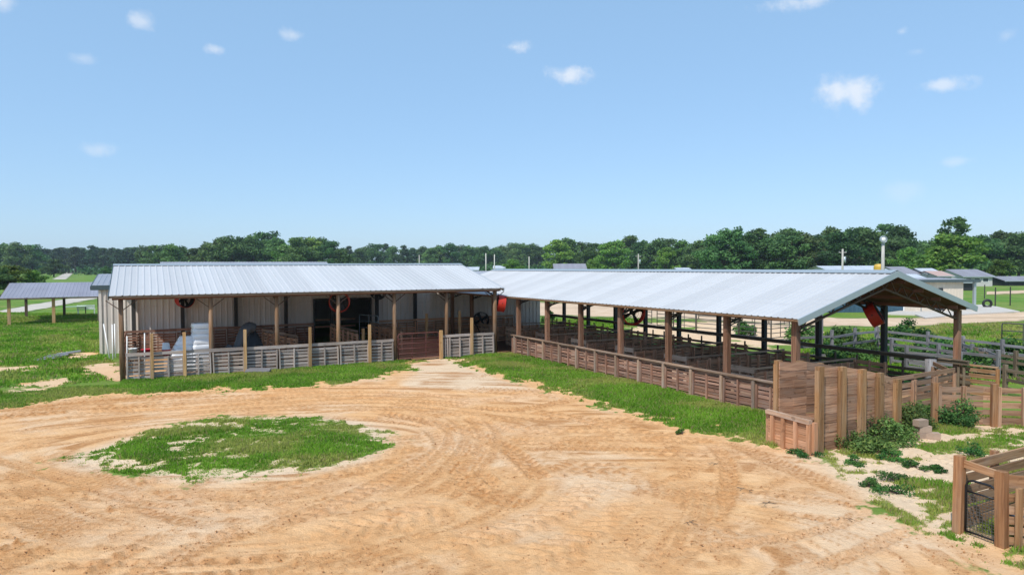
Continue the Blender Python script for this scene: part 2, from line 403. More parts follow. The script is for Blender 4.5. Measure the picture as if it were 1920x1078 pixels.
for k in range(90):
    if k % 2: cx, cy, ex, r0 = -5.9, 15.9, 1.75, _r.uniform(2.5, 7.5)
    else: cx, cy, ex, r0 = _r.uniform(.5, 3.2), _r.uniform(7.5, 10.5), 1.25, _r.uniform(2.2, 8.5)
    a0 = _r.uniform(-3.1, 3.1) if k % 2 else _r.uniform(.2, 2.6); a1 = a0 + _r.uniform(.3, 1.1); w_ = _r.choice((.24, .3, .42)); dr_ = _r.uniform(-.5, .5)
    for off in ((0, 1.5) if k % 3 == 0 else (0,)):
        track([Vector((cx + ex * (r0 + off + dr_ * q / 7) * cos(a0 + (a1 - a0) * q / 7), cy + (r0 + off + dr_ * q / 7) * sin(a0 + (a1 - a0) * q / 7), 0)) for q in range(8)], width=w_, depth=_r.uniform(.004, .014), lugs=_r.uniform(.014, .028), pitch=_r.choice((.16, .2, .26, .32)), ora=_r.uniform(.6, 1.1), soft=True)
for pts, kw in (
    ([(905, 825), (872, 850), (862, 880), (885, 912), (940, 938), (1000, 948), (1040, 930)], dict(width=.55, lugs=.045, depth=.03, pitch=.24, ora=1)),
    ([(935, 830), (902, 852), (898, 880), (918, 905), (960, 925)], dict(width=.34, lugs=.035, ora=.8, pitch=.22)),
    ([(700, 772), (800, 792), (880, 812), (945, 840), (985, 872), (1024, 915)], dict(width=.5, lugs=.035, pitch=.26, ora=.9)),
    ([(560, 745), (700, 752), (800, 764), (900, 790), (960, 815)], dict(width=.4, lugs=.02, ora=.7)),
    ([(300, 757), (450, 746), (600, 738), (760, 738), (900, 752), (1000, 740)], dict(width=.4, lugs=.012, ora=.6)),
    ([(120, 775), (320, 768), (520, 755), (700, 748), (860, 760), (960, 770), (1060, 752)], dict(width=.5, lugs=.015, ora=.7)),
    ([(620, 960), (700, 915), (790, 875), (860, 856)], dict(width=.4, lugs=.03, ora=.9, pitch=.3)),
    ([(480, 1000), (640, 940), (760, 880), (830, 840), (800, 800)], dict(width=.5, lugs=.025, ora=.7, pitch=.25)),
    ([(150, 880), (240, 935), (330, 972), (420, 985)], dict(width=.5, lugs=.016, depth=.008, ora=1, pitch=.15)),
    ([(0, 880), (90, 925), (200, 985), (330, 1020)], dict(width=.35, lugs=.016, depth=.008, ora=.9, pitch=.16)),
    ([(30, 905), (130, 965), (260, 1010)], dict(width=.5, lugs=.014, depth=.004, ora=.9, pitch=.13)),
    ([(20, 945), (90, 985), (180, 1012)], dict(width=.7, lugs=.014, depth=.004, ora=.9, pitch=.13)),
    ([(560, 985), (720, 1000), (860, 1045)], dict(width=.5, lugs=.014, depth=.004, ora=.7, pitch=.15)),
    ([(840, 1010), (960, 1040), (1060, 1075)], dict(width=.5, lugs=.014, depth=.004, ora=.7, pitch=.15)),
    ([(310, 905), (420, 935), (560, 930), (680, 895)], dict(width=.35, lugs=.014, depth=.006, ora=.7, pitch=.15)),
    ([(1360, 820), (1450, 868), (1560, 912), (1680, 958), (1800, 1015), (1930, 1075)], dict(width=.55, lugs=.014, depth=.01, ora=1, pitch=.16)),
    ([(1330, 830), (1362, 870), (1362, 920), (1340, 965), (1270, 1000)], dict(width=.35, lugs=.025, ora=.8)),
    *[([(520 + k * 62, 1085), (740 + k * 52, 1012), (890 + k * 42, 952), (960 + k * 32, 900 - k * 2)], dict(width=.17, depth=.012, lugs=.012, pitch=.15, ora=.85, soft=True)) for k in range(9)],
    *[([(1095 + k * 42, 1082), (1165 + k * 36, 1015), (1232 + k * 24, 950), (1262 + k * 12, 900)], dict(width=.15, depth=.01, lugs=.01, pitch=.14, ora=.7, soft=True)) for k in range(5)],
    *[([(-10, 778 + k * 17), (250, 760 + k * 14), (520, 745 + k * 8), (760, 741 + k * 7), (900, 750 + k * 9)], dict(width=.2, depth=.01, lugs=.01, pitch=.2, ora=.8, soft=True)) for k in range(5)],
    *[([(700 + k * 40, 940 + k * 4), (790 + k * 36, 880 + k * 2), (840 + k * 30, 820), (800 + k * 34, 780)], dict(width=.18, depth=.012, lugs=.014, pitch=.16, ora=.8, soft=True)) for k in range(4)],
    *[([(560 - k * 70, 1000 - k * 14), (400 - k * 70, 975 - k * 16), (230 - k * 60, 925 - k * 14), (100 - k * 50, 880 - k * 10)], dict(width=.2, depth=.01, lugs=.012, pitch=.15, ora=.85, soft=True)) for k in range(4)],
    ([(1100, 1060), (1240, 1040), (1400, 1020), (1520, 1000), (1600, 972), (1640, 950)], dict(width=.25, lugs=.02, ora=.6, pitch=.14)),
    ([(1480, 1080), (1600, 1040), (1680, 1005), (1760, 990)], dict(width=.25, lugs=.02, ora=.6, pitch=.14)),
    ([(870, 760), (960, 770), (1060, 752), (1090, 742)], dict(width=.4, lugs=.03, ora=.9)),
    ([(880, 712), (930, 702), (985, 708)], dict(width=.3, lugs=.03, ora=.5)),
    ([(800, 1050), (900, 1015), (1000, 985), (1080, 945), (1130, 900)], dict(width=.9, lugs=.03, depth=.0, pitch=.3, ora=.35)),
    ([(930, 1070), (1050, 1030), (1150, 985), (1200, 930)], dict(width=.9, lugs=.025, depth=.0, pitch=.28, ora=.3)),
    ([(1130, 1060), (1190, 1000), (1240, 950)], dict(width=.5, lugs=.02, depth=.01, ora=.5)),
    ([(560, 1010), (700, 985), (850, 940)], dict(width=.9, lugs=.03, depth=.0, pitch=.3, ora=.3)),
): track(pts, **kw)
Z += lug * (1 - G)
Z += sst(ISL, -.2, 1.) * .06 + G * (1 - sst(FLR, -.3, 0)) * .03 * (n2) * near
Z *= sst(70 - Y, 0, 10) * sst(60 - np.abs(X), 0, 10)
pale = np.clip(sst(fbm(X * .55 + 20, Y * .55 + 33, 4), .52, .66) * (1 - damp), 0, 1)
pth = sdf(P((768, 684), (835, 668), (900, 694), (1010, 735), (900, 735), (760, 722)), X, Y)
pale = np.maximum(pale * inyard * .5, sst(pth + (n1 - .5) * .8, -.3, .4))
pale = np.maximum(pale, sst(WEE, -.6, .2)); pale = np.maximum(pale, sst(ISL, -.7, .0))
pale = np.maximum(pale, .8 * sst(sdf(CORRAL, X, Y), -1, .5))
for q in SANDY: pale = np.maximum(pale, .7 * sst(sdf(q, X, Y), -.4, 0))
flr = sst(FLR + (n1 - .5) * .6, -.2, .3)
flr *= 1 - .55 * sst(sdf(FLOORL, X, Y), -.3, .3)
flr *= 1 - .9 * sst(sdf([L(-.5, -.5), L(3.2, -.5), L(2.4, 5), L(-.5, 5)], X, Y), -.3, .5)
NXg, NYg = len(GX), len(GY)
idx = np.arange(NXg * NYg).reshape(NYg, NXg)
Fq = np.stack([idx[:-1, :-1], idx[:-1, 1:], idx[1:, 1:], idx[1:, :-1]], -1).reshape(-1, 4)
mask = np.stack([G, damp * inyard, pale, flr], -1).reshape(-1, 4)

t = NT('ground_soil_and_turf')
tc = t.node('ShaderNodeTexCoord').outputs['Object']
mk = t.attr('mask'); sp = t.node('ShaderNodeSeparateColor'); t.l.new(mk.outputs['Color'], sp.inputs[0])
nf = t.noise(tc, 9, 6, .7); nm = t.noise(tc, 1.6, 6, .65); nl = t.noise(tc, .22, 5, .6); ng = t.noise(tc, 40, 4, .7)
sand = t.mix(t.ramp(nm, .3, .7), (.71, .385, .17), (.81, .495, .25))
sand = t.mix(t.math('MULTIPLY', t.ramp(nl, .45, .65), .5), sand, (.84, .62, .42))
sand = t.mix(t.math('MULTIPLY', t.ramp(nf, .55, .75), .3), sand, (.56, .31, .15))
sand = t.mix(t.math('MULTIPLY', sp.outputs[2], .8), sand, t.mix(nm, (.72, .55, .375), (.82, .66, .48)))
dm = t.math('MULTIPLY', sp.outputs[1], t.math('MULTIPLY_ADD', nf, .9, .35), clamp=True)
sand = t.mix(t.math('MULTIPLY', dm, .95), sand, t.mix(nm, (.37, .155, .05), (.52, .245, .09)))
nst = t.noise(t.mapping(tc, (5, 16, 1), (0, 0, .15)), 1., 5, .7)
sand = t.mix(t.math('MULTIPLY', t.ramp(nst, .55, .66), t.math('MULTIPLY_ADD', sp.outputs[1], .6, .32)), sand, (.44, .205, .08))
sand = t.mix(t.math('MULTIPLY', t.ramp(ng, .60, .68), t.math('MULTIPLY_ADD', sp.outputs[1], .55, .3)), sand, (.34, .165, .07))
turf = t.mix(t.ramp(nm, .3, .7), (.075, .185, .022), (.14, .29, .04))
turf = t.mix(t.math('MULTIPLY', t.ramp(nl, .40, .60), .8), turf, (.20, .27, .055))
nx = t.noise(t.mapping(tc, (.05, .22, 1)), 1., 6, .65)
turf = t.mix(t.math('MULTIPLY', t.ramp(nx, .5, .66), .55), turf, (.30, .28, .10))
turf = t.mix(t.math('MULTIPLY', t.ramp(nx, .48, .3), .5), turf, (.045, .12, .018))
turf = t.mix(t.math('MULTIPLY', t.ramp(ng, .5, .7), .4), turf, (.03, .07, .012))
gm = t.ramp(t.math('ADD', mk.outputs['Color'] and sp.outputs[0], t.math('MULTIPLY_ADD', nf, .9, -.45)), .25, .75)
col = t.mix(gm, sand, turf)
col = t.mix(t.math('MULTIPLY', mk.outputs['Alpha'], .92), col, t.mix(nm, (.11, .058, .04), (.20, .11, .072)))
hgt = t.math('ADD', t.math('MULTIPLY', nf, 1.), t.math('MULTIPLY', ng, .35))
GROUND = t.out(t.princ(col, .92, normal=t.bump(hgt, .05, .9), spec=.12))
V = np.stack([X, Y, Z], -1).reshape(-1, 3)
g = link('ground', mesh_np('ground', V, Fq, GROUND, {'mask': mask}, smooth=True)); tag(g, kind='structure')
def zat(x, y):
    ix = np.clip(np.searchsorted(GX, x), 0, NXg - 1); iy = np.clip(np.searchsorted(GY, y), 0, NYg - 1); return Z[iy, ix]

# roads and pads laid on it
def m_road(name, a, b, verge):
    t = NT(name); tc = t.node('ShaderNodeTexCoord').outputs['Object']; e = t.attr('rnd').outputs['Fac']
    n = t.noise(tc, .9, 6, .65); m = t.noise(t.mapping(tc, (.06, .5, 1)), 1., 4)
    c = t.mix(t.ramp(n, .3, .7), a, b); c = t.mix(t.math('MULTIPLY', t.ramp(m, .5, .62), .5), c, tuple(x * .72 for x in a))
    c = t.mix(t.ramp(t.math('ADD', e, t.math('MULTIPLY_ADD', t.noise(tc, .5, 5), .9, -.45)), .55, .75), c, verge)
    return t.out(t.princ(c, .95, spec=.1))
ROADM = m_road('tan_dirt_road', (.58, .41, .27), (.70, .53, .38), (.10, .17, .03))
LANEM = m_road('pale_lane', (.50, .45, .38), (.60, .55, .47), (.10, .17, .03))
def road(name, top, bot, mat, z=.02, n=60):
    def samp(pts, t):
        L_ = [0]
        for a, b in zip(pts, pts[1:]): L_.append(L_[-1] + (b - a).length)
        s = t * L_[-1]
        for i in range(len(pts) - 1):
            if s <= L_[i + 1] + 1e-9: return pts[i].lerp(pts[i + 1], (s - L_[i]) / (L_[i + 1] - L_[i]))
        return pts[-1]
    A = [gp(*p) for p in top]; B = [gp(*p) for p in bot]; V = []; rn = []; m = 9
    for i in range(n + 1):
        a = samp(A, i / n); b = samp(B, i / n)
        for k in range(m):
            q = a.lerp(b, k / (m - 1)); V.append((q.x, q.y, z)); rn.append(abs(k / (m - 1) - .5) * 2 * .78)
    Fc = [(i * m + k, i * m + k + 1, (i + 1) * m + k + 1, (i + 1) * m + k) for i in range(n) for k in range(m - 1)]
    return tag(link(name, mesh_np(name, V, Fc, mat, {'rnd': rn})), kind='structure')
road('dirt_road', [(985, 565), (1200, 572), (1400, 584), (1560, 596), (1700, 596), (1800, 589), (1990, 580)], [(985, 593), (1200, 598), (1400, 606), (1560, 614), (1700, 612), (1800, 608), (1990, 600)], ROADM)
road('path', [(-60, 594), (40, 574), (110, 562), (185, 551), (260, 546)], [(-60, 605), (40, 588), (110, 574), (185, 560), (260, 553)], LANEM)
road('lane', [(96, 524), (122, 511), (134, 508.2)], [(126, 524), (140, 511), (146, 508.2)], LANEM, .05)
road('track', [(-60, 560), (30, 556), (120, 553)], [(-60, 565), (30, 561), (120, 557)], LANEM, .03)
road('farm_track', [(1850, 547), (1990, 541)], [(1850, 553), (1990, 549)], ROADM, .03)
mb = MB(); pts = P((1652, 590), (1700, 583), (1840, 573), (1870, 577), (1912, 586), (1800, 592), (1755, 596.5), (1735, 598.5), (1716, 592))
mb.raw([(p.x, p.y, .12) for p in pts] + [(p.x, p.y, -.1) for p in pts], [tuple(range(9))] + [(i, (i + 1) % 9, (i + 1) % 9 + 9, i + 9) for i in range(9)])
tag(mb.build('concrete_pavement', CONC), kind='structure')

# ------------------------------------------------------------------ metal sheet roofs and walls
def ribbed(name, mat, parent, x0, x1, p_lo, p_hi, pitch=.23, rib=.018, flat=.045, th=.012):
    """sheet whose ribs run from p_lo=(y,z) to p_hi=(y,z); local x along the building"""
    d = Vector((p_hi[0] - p_lo[0], p_hi[1] - p_lo[1])); nrm = Vector((-d.y, d.x)).normalized()
    if nrm.y < 0: nrm = -nrm
    if abs(d.x) < 1e-4: nrm = Vector((-1, 0))
    xs = []; hs = []; x = x0
    while x < x1 - 1e-6:
        for dx, h in ((0, 0), (pitch - flat * 1.6, 0), (pitch - flat * 1.25, rib), (pitch - flat * .35, rib)):
            if x + dx < x1: xs.append(x + dx); hs.append(h)
        x += pitch
    xs.append(x1); hs.append(0)
    V = []; rn = []; lcs = []; nseg = 4; n = len(xs)
    for s_ in range(2):
        for j in range(nseg + 1):
            t = j / nseg
            for x, h in zip(xs, hs):
                o = h if s_ == 0 else h - th
                lcs.append((x, d.length * t, 0)); V.append((x, p_lo[0] + d.x * t + nrm.x * o, p_lo[1] + d.y * t + nrm.y * o)); rn.append((int((x - x0) / .92) * 0.618) % 1)
    Fc = []; m = (nseg + 1) * n
    for j in range(nseg):
        for i in range(n - 1):
            a = j * n + i; Fc.append((a, a + 1, a + n + 1, a + n)); Fc.append((m + a, m + a + n, m + a + n + 1, m + a + 1))
    for i in range(n - 1):
        Fc.append((i, m + i, m + i + 1, i + 1)); a = nseg * n + i; Fc.append((a, a + 1, m + a + 1, m + a))
    for j in range(nseg):
        for i in (0, n - 1):
            a = j * n + i; Fc.append((a, a + n, m + a + n, m + a))
    return link(name, mesh_np(name, V, Fc, mat, {'rnd': rn, 'lc': lcs}), parent)
def part(name, mat, parent, fn, smooth=False):
    m = MB(); fn(m); return m.build(name, mat, parent, smooth)

# ---- left barn: open pole barn in front of the beige warehouse
LU = [0, 3.0, 5.46, 7.92, 10.38, 12.83, 15.29]
EL, RL, WLv, BV = 3.13, 4.29, 4.78, 9.5
barn = thing('pole_barn', 'open fronted pole barn with pale metal roof against the beige metal warehouse', 'barn', OL, AZ)
rf = ribbed('roof', ROOF, barn, -.38, 15.62, (-.22, EL + .02), (WLv, RL))
ribbed('rear_roof', ROOF, barn, -.38, 15.62, (BV - .02, EL + .1), (WLv, RL))
part('ridge_cap', TRIM, rf, lambda m: (m.bar((-.4, WLv - .13, RL + .005), (15.64, WLv - .13, RL + .005), .28, .012, (0, -.23, .97)), m.bar((-.4, WLv + .13, RL + .005), (15.64, WLv + .13, RL + .005), .28, .012, (0, .23, .97))))
for x in (-.40, 15.64):
    part('rake_trim', TRIMD if x < 0 else TRIM, rf, lambda m: (m.bar((x, -.24, EL - .06), (x, WLv, RL - .07), .03, .15), m.bar((x, BV, EL + .02), (x, WLv + .02, RL - .07), .03, .15)))
part('eave_beam', W_DECK, barn, lambda m: (m.box(-.3, 15.55, -.05, .0, EL - .13, EL - .03), m.box(-.3, 15.55, .15, .2, EL - .15, EL - .03)))
part('eave_trim', W_DARK, barn, lambda m: m.box(-.38, 15.62, -.2, -.17, EL - .07, EL + .0))
for i, u in enumerate(LU):
    def post(m):
        lean = random.uniform(-.03, .03); w = .085 if i < 6 else .10
        m.tube([(u, .08, -.1), (u + lean * .5, .08, 1.5), (u + lean, .08, EL - .04)], [w * 1.1, w, w * .92], 10)
    part('post', W_POST, barn, post, True)
for u in LU:
    def tr(m):
        for (y0, y1, z0, z1) in ((.1, WLv, EL - .12, RL - .12), (BV - .1, WLv, EL - .12, RL - .12)):
            for dz in (0, -.3): m.bar((u, y0, z0 + dz * .8), (u, y1, z1 + dz), .06, .05)
            for k in range(11):
                t0, t1 = k / 11, (k + 1) / 11; f = lambda t, b: (u, y0 + (y1 - y0) * t, z0 + (z1 - z0) * t - b * .27)
                m.bar(f(t0, k % 2), f(t1, (k + 1) % 2), .025, .025)
        m.bar((u - .5, .1, EL - .16), (u, .1, EL - .55), .03, .03); m.bar((u + .5, .1, EL - .16), (u, .1, EL - .55), .03, .03)
    part('truss', STEELB, barn, tr)
for u in (0.25, 2.4, 4.9, 7.4, 9.85, 12.4, 14.7):
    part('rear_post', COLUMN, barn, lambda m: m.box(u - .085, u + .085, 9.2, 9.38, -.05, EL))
part('purlin', W_DECK, barn, lambda m: [m.bar((-.3, y, EL - .05 + (RL - EL) * y / WLv), (15.55, y, EL - .05 + (RL - EL) * y / WLv), .05, .1) for y in (.7, 1.5, 2.3, 3.1, 3.9, 4.6)])

# ---- warehouse
WU0, WU1, WV = -1.15, 23.3, 9.57
wh = thing('warehouse', 'long beige ribbed metal warehouse behind the two open barns', 'warehouse', OL, AZ)
DU0, DU1, DZ = 8.95, 12.1, 2.35
ribbed('wall', WALL, wh, WU0, DU0, (WV, -.05), (WV, 3.28), .27, .03, .06)
ribbed('wall', WALL, wh, DU1, WU1, (WV, -.05), (WV, 3.28), .27, .03, .06)
ribbed('wall', WALL, wh, DU0 + .002, DU1 - .002, (WV, DZ), (WV, 3.28), .27, .03, .06)
part('door_frame', STEEL, wh, lambda m: (m.box(DU0 - .06, DU0 + .02, WV - .06, WV + .08, 0, DZ), m.box(DU1 - .02, DU1 + .06, WV - .06, WV + .08, 0, DZ), m.box(DU0 - .06, DU1 + .06, WV - .062, WV + .078, DZ, DZ + .08)))
def sidewall(x):
    def f(m):
        n = 44
        for k in range(n):
            y0 = WV + 12 * k / n + .002; y1 = WV + 12 * (k + 1) / n
            zt = lambda y: 3.26 + .5 * (1 - abs((y - WV - 6) / 6))
            m.raw([(x, y0, -.05), (x, y1 - .05, -.05), (x, y1 - .05, zt(y1)), (x, y0, zt(y0)), (x + .05, y0, -.05), (x + .05, y1, -.05), (x + .05, y1, zt(y1)), (x + .05, y0, zt(y0))],
                  [(0, 1, 2, 3), (4, 5, 6, 7), (0, 1, 5, 4), (1, 2, 6, 5), (2, 3, 7, 6), (3, 0, 4, 7)])
    return f
part('side_wall', WALL, wh, sidewall(WU0 - .05)); part('side_wall', WALL, wh, sidewall(WU1 + .001))
part('rear_wall', WALL, wh, lambda m: m.box(WU0, WU1, WV + 12, WV + 12.1, -.05, 3.26))
wr = ribbed('roof', ROOF_DIM, wh, WU0 - .35, WU1 + .25, (WV - .0, 3.30), (WV + 6, 3.83))
ribbed('rear_roof', ROOF_DIM, wh, WU0 - .35, WU1 + .25, (WV + 12.3, 3.30), (WV + 6, 3.83))
part('fascia', TRIMD, wh, lambda m: (m.box(WU0 - .36, -.45, WV - .12, WV - .01, 3.1, 3.33), m.bar((WU0 - .38, WV - .1, 3.2), (WU0 - .38, WV + 6, 3.74), .04, .18)))
part('corner_trim', WALL, wh, lambda m: m.box(WU0 - .07, WU0 + .05, WV - .05, WV - .01, 0, 3.1))
part('feed_rail', W_INNER, wh, lambda m: (m.box(DU0 + .2, DU1 - .2, WV + 2.5, WV + 2.55, 1.0, 1.1), m.box(DU0 + .2, DU1 - .2, WV + 2.5, WV + 2.55, .6, .7)))
b2 = thing('metal_building', 'grey metal building whose roof strip shows just above the left barn ridge', 'building', L(2, 27), AZ)
part('wall', WALL, b2, lambda m: m.box(0, 12.5, 0, 9, -.05, 3.4))
ribbed('roof', ROOF_DIM, b2, -.2, 12.7, (-.3, 3.42), (4.5, 4.62)); ribbed('rear_roof', ROOF_DIM, b2, -.2, 12.7, (9.3, 3.42), (4.5, 4.62))

# ---- right barn (long open gable barn)
RV = [-.1, 2.38, 5.0, 7.63, 10.26, 12.88, 15.5, 18.1, 20.75, 23.4]
RVB = [-.1, 2.38, 5.05, 7.7, 10.3, 12.95, 15.5, 18.1, 20.75, 23.4]
ER, RR, WR = 2.78, 3.96, 7.65; VE = 25.5; VN = -.5; ERB = 2.86
rb = thing('livestock_barn', 'long open sided livestock barn with white metal gable roof and pallet pens', 'barn', OR, AZ)
def rib_r(name, x_lo, z_lo, x_hi, z_hi, par):          # ribs across, building runs along local y
    o = ribbed(name, ROOF, par, VN, VE, (x_lo, z_lo), (x_hi, z_hi))
    me = o.data
    co = np.zeros(len(me.vertices) * 3, np.float32); me.vertices.foreach_get('co', co); co = co.reshape(-1, 3)
    me.vertices.foreach_set('co', co[:, [1, 0, 2]].copy().ravel()); me.flip_normals(); me.update(); return o
r1 = rib_r('roof', -.33, ER - .03, WR / 2, RR, rb); r2 = rib_r('roof_slope', WR + .27, ERB - .03, WR / 2, RR, rb)
sl = (RR - ER) / (WR / 2)
part('ridge_cap', TRIM, r1, lambda m: (m.bar((WR / 2 - .14, VN, RR + .0), (WR / 2 - .14, VE, RR + .0), .3, .012, (-.28, 0, .96)), m.bar((WR / 2 + .14, VN, RR + .0), (WR / 2 + .14, VE, RR + .0), .3, .012, (.28, 0, .96))))
part('rake_trim', TRIM, r1, lambda m: (m.bar((-.35, VN - .015, ER - .12), (WR / 2, VN - .015, RR - .07), .03, .17), m.bar((WR + .29, VN - .015, ERB - .12), (WR / 2, VN - .013, RR - .07), .03, .17)))
part('roof_deck', W_DECK, rb, lambda m: [m.bar((a, y, z - .08), (WR / 2, y, RR - .06), .9, .03) for a, z in ((-.25, ER), (WR + .2, ERB)) for y in np.arange(VN + .5, VE - .4, .92)])
part('eave_beam', W_POST, rb, lambda m: (m.box(-.08, -.03, VN + .2, VE, ER - .15, ER - .06), m.box(WR + .03, WR + .08, VN + .2, VE, ERB - .15, ERB - .06)))
part('eave_trim', W_POST, rb, lambda m: (m.box(-.31, -.28, VN + .03, VE, ER - .10, ER - .04), m.box(WR + .22, WR + .25, VN + .03, VE, ERB - .10, ERB - .04)))
for v in RV:
    part('post', W_POSTR, rb, lambda m: (m.box(-.02, .065, v - .08, v + .08, -.1, ER - .06), m.box(.068, .15, v - .078, v + .078, -.1, ER - .08)))
for v in RVB:
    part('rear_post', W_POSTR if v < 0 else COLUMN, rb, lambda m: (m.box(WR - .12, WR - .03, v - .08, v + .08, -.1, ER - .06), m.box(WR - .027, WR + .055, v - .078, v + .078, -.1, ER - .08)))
for k, v in enumerate(RV):
    def tr(m):
        for sx, ex in ((.05, WR / 2), (WR - .05, WR / 2)):
            z0, z1 = ER - .16, RR - .15
            for b in (0, 1): m.bar((sx, v, z0 - b * .22), (ex, v, z1 - b * .36), .07 if b else .05, .05)
            f = lambda t, b: (sx + (ex - sx) * t, v, z0 + (z1 - z0) * t - b * (.22 + .14 * t))
            for q in range(13): m.bar(f(q / 13, q % 2), f((q + 1) / 13, (q + 1) % 2), .028, .028)
        m.bar((1.9, v, ER + .22), (WR - 1.9, v, ER + .22), .06, .05) if k in (1, 3, 5, 7) else None
    part('truss', STEELB if k == 0 else STEEL, rb, tr)
for v in RV[:9]:
    part('knee_brace', STEEL, rb, lambda m: (m.bar((.06, v - .12, ER - .42), (.06, v - .62, ER - .2), .03, .03), m.bar((.06, v - .1, ER - .22), (.06, v - .6, ER - .215), .03, .03), m.bar((.06, v - .3, ER - .34), (.06, v - .25, ER - .22), .02, .02), m.bar((.06, v - .12, ER - .4), (.06, v - .25, ER - .22), .02, .02)))
part('purlin', W_DECK, rb, lambda m: [m.bar((x, VN + .1, ER - .15 + sl * min(x, WR - x)), (x, VE, ER - .15 + sl * min(x, WR - x)), .05, .1) for x in (.6, 1.5, 2.4, 3.3, WR - .6, WR - 1.5, WR - 2.4, WR - 3.3)])

# ------------------------------------------------------------------ fences
def pallet(m, x0, x1, z0, z1, n=7, y=0., out=-1, st=3, gap=.3, sw=.045, sd=.09, jit=.012, skip=0):
    ph = (z1 - z0) / n
    for k in range(n):
        if random.random() < skip: continue
        h = ph * (1 - gap) * random.uniform(.85, 1.12); zc = z0 + ph * (k + .5) + random.uniform(-jit, jit)
        a = random.uniform(-jit, jit)
        m.obox(((x0 + x1) / 2, y, zc), ((x1 - x0) / 2 + random.uniform(-.01, .0), 0, a), (0, .011, 0), (0, 0, h / 2))
    for k in range(st):
        x = x0 + sw / 2 + (x1 - x0 - sw) * (k / (st - 1) if st > 1 else .5)
        m.obox((x, y + out * (sd / 2 + .012), (z0 + z1) / 2 + random.uniform(-.01, .02)), (sw / 2, 0, 0), (0, sd / 2, 0), (random.uniform(-.01, .01), 0, (z1 - z0) / 2))
def fence(name, label, cat, p0, p1, group=None):
    p0, p1 = Vector(p0), Vector(p1); d = p1 - p0
    return thing(name, label, cat, (p0.x, p0.y, 0), math.atan2(d.y, d.x), group), Vector((d.x, d.y)).length
def sq_post(t, x, h, mat, w=.1, y=0., name='post', lean=0.):
    return part(name, mat, t, lambda m: m.obox((x + lean / 2, y, h / 2 - .05), (w / 2, 0, 0), (0, w / 2, 0), (lean / 2, 0, h / 2 + .05)))
def run(t, stops, z1, mat, rail=None, n=7, st=3, top=True, gap=.3, y=0., rail_h=.12, skip=0., zj=.0):
    for a, b in zip(stops, stops[1:]):
        part('pallet_panel', mat, t, lambda m: pallet(m, a + .03, b - .03, .03 + random.uniform(0, zj), z1 - (.14 if top else 0) + random.uniform(-zj, zj), n, y, -1, st, gap, skip=skip))
    if top: part('top_rail', rail or mat, t, lambda m: [m.bar((a, y - .03, z1 - .04 + random.uniform(-.01, .01)), (b, y - .03, z1 - .04 + random.uniform(-.01, .01)), .03, rail_h) for a, b in zip(stops[::2], stops[2::2] + ([stops[-1]] if len(stops) % 2 == 0 else []))])

# left front fence, two runs either side of the red gate
t_, ln = fence('pallet_fence', 'grey slatted pallet fence along the front of the left barn, left of the red gate', 'fence', L(0, 0), L(10.38, 0))
run(t_, [.1, .95, 2.05, 3.0, 4.2, 5.46, 6.7, 7.92, 9.2, 10.3], 1.0, W_GREY, W_GREY, 6, 3, gap=.32, skip=.04, zj=.02)
for x, h in ((.95, 1.72), (2.05, 1.72), (4.2, 1.72), (6.7, 1.70), (9.2, 1.70)): sq_post(t_, x, h, W_NEW, .105, -.16, lean=random.uniform(-.02, .02))
t_, ln = fence('pallet_fence', 'short grey slatted pallet fence between the red gate and the barn corner post', 'fence', L(12.5, 0), L(15.25, 0))
run(t_, [.05, .38, 1.5, 2.7], 1.05, W_GREY, W_GREY, 6, 3, zj=.02)
for x, h in ((-.02, 1.3), (1.5, 1.8)): sq_post(t_, x, h, W_NEW, .13 if x < 0 else .105, -.14)
t_, ln = fence('pallet_fence', 'dark brown pallet fence at the back of the left barn, left of the warehouse door', 'fence', L(-.2, 9.0), L(8.8, 9.0))
run(t_, [0, 1.15, 2.3, 3.45, 4.6, 5.75, 6.9, 8.0, 9.0], 1.12, W_BROWN, W_BROWN, 7, 3, zj=.04)
t_, ln = fence('pallet_fence', 'dark brown pallet fence at the back of the left barn, right of the warehouse door', 'fence', L(12.3, 8.9), L(21.0, 8.9))
run(t_, [0, 1.15, 2.3, 3.45, 4.6, 5.75, 6.9, 8.0, 8.7], 1.12, W_INNER, W_INNER, 7, 3, zj=.04)
t_, ln = fence('pallet_fence', 'stub of pallet fence closing the left end of the left barn', 'fence', L(-.05, 8.8), L(-.05, 1.4))
run(t_, [0, 1.2, 2.4, 3.6, 4.8, 6.0, 7.3], 1.12, W_BROWN, W_BROWN, 6, 3, zj=.03)
t_, ln = fence('pen_partition', 'wooden pen partition inside the left barn beside the bent grey hose', 'fence', L(6.0, 7.6), L(6.9, 3.2))
run(t_, [0, 1.5, 3.0, 4.4], 1.05, W_INNER, W_RAIL, 5, 3)
t_, ln = fence('pen_partition', 'wooden pen partition standing in front of the dark warehouse door', 'fence', L(9.6, 8.4), L(9.75, 3.6))
run(t_, [0, 1.6, 3.2, 4.8], 1.1, W_INNER, W_RAIL, 5, 3)
t_, ln = fence('pen_partition', 'wooden pen partition seen over the red gate', 'fence', L(11.7, 8.2), L(11.9, 3.4))
run(t_, [0, 1.6, 3.2, 4.8], 1.12, W_INNER, W_RAIL, 5, 3)
for x, y, h, nm in ((9.7, 2.6, 1.3, 'behind the red gate, left end'), (13.0, 3.0, 1.85, 'inside the left barn right of the red gate'), (14.6, 2.6, 1.95, 'inside the left barn beside the corner post')):
    tag(part('wooden_post', W_NEW, None, lambda m: m.box(-.06, .06, -.06, .06, -.05, h)), 'free standing tan wooden post ' + nm, 'post').location = L(x, y)

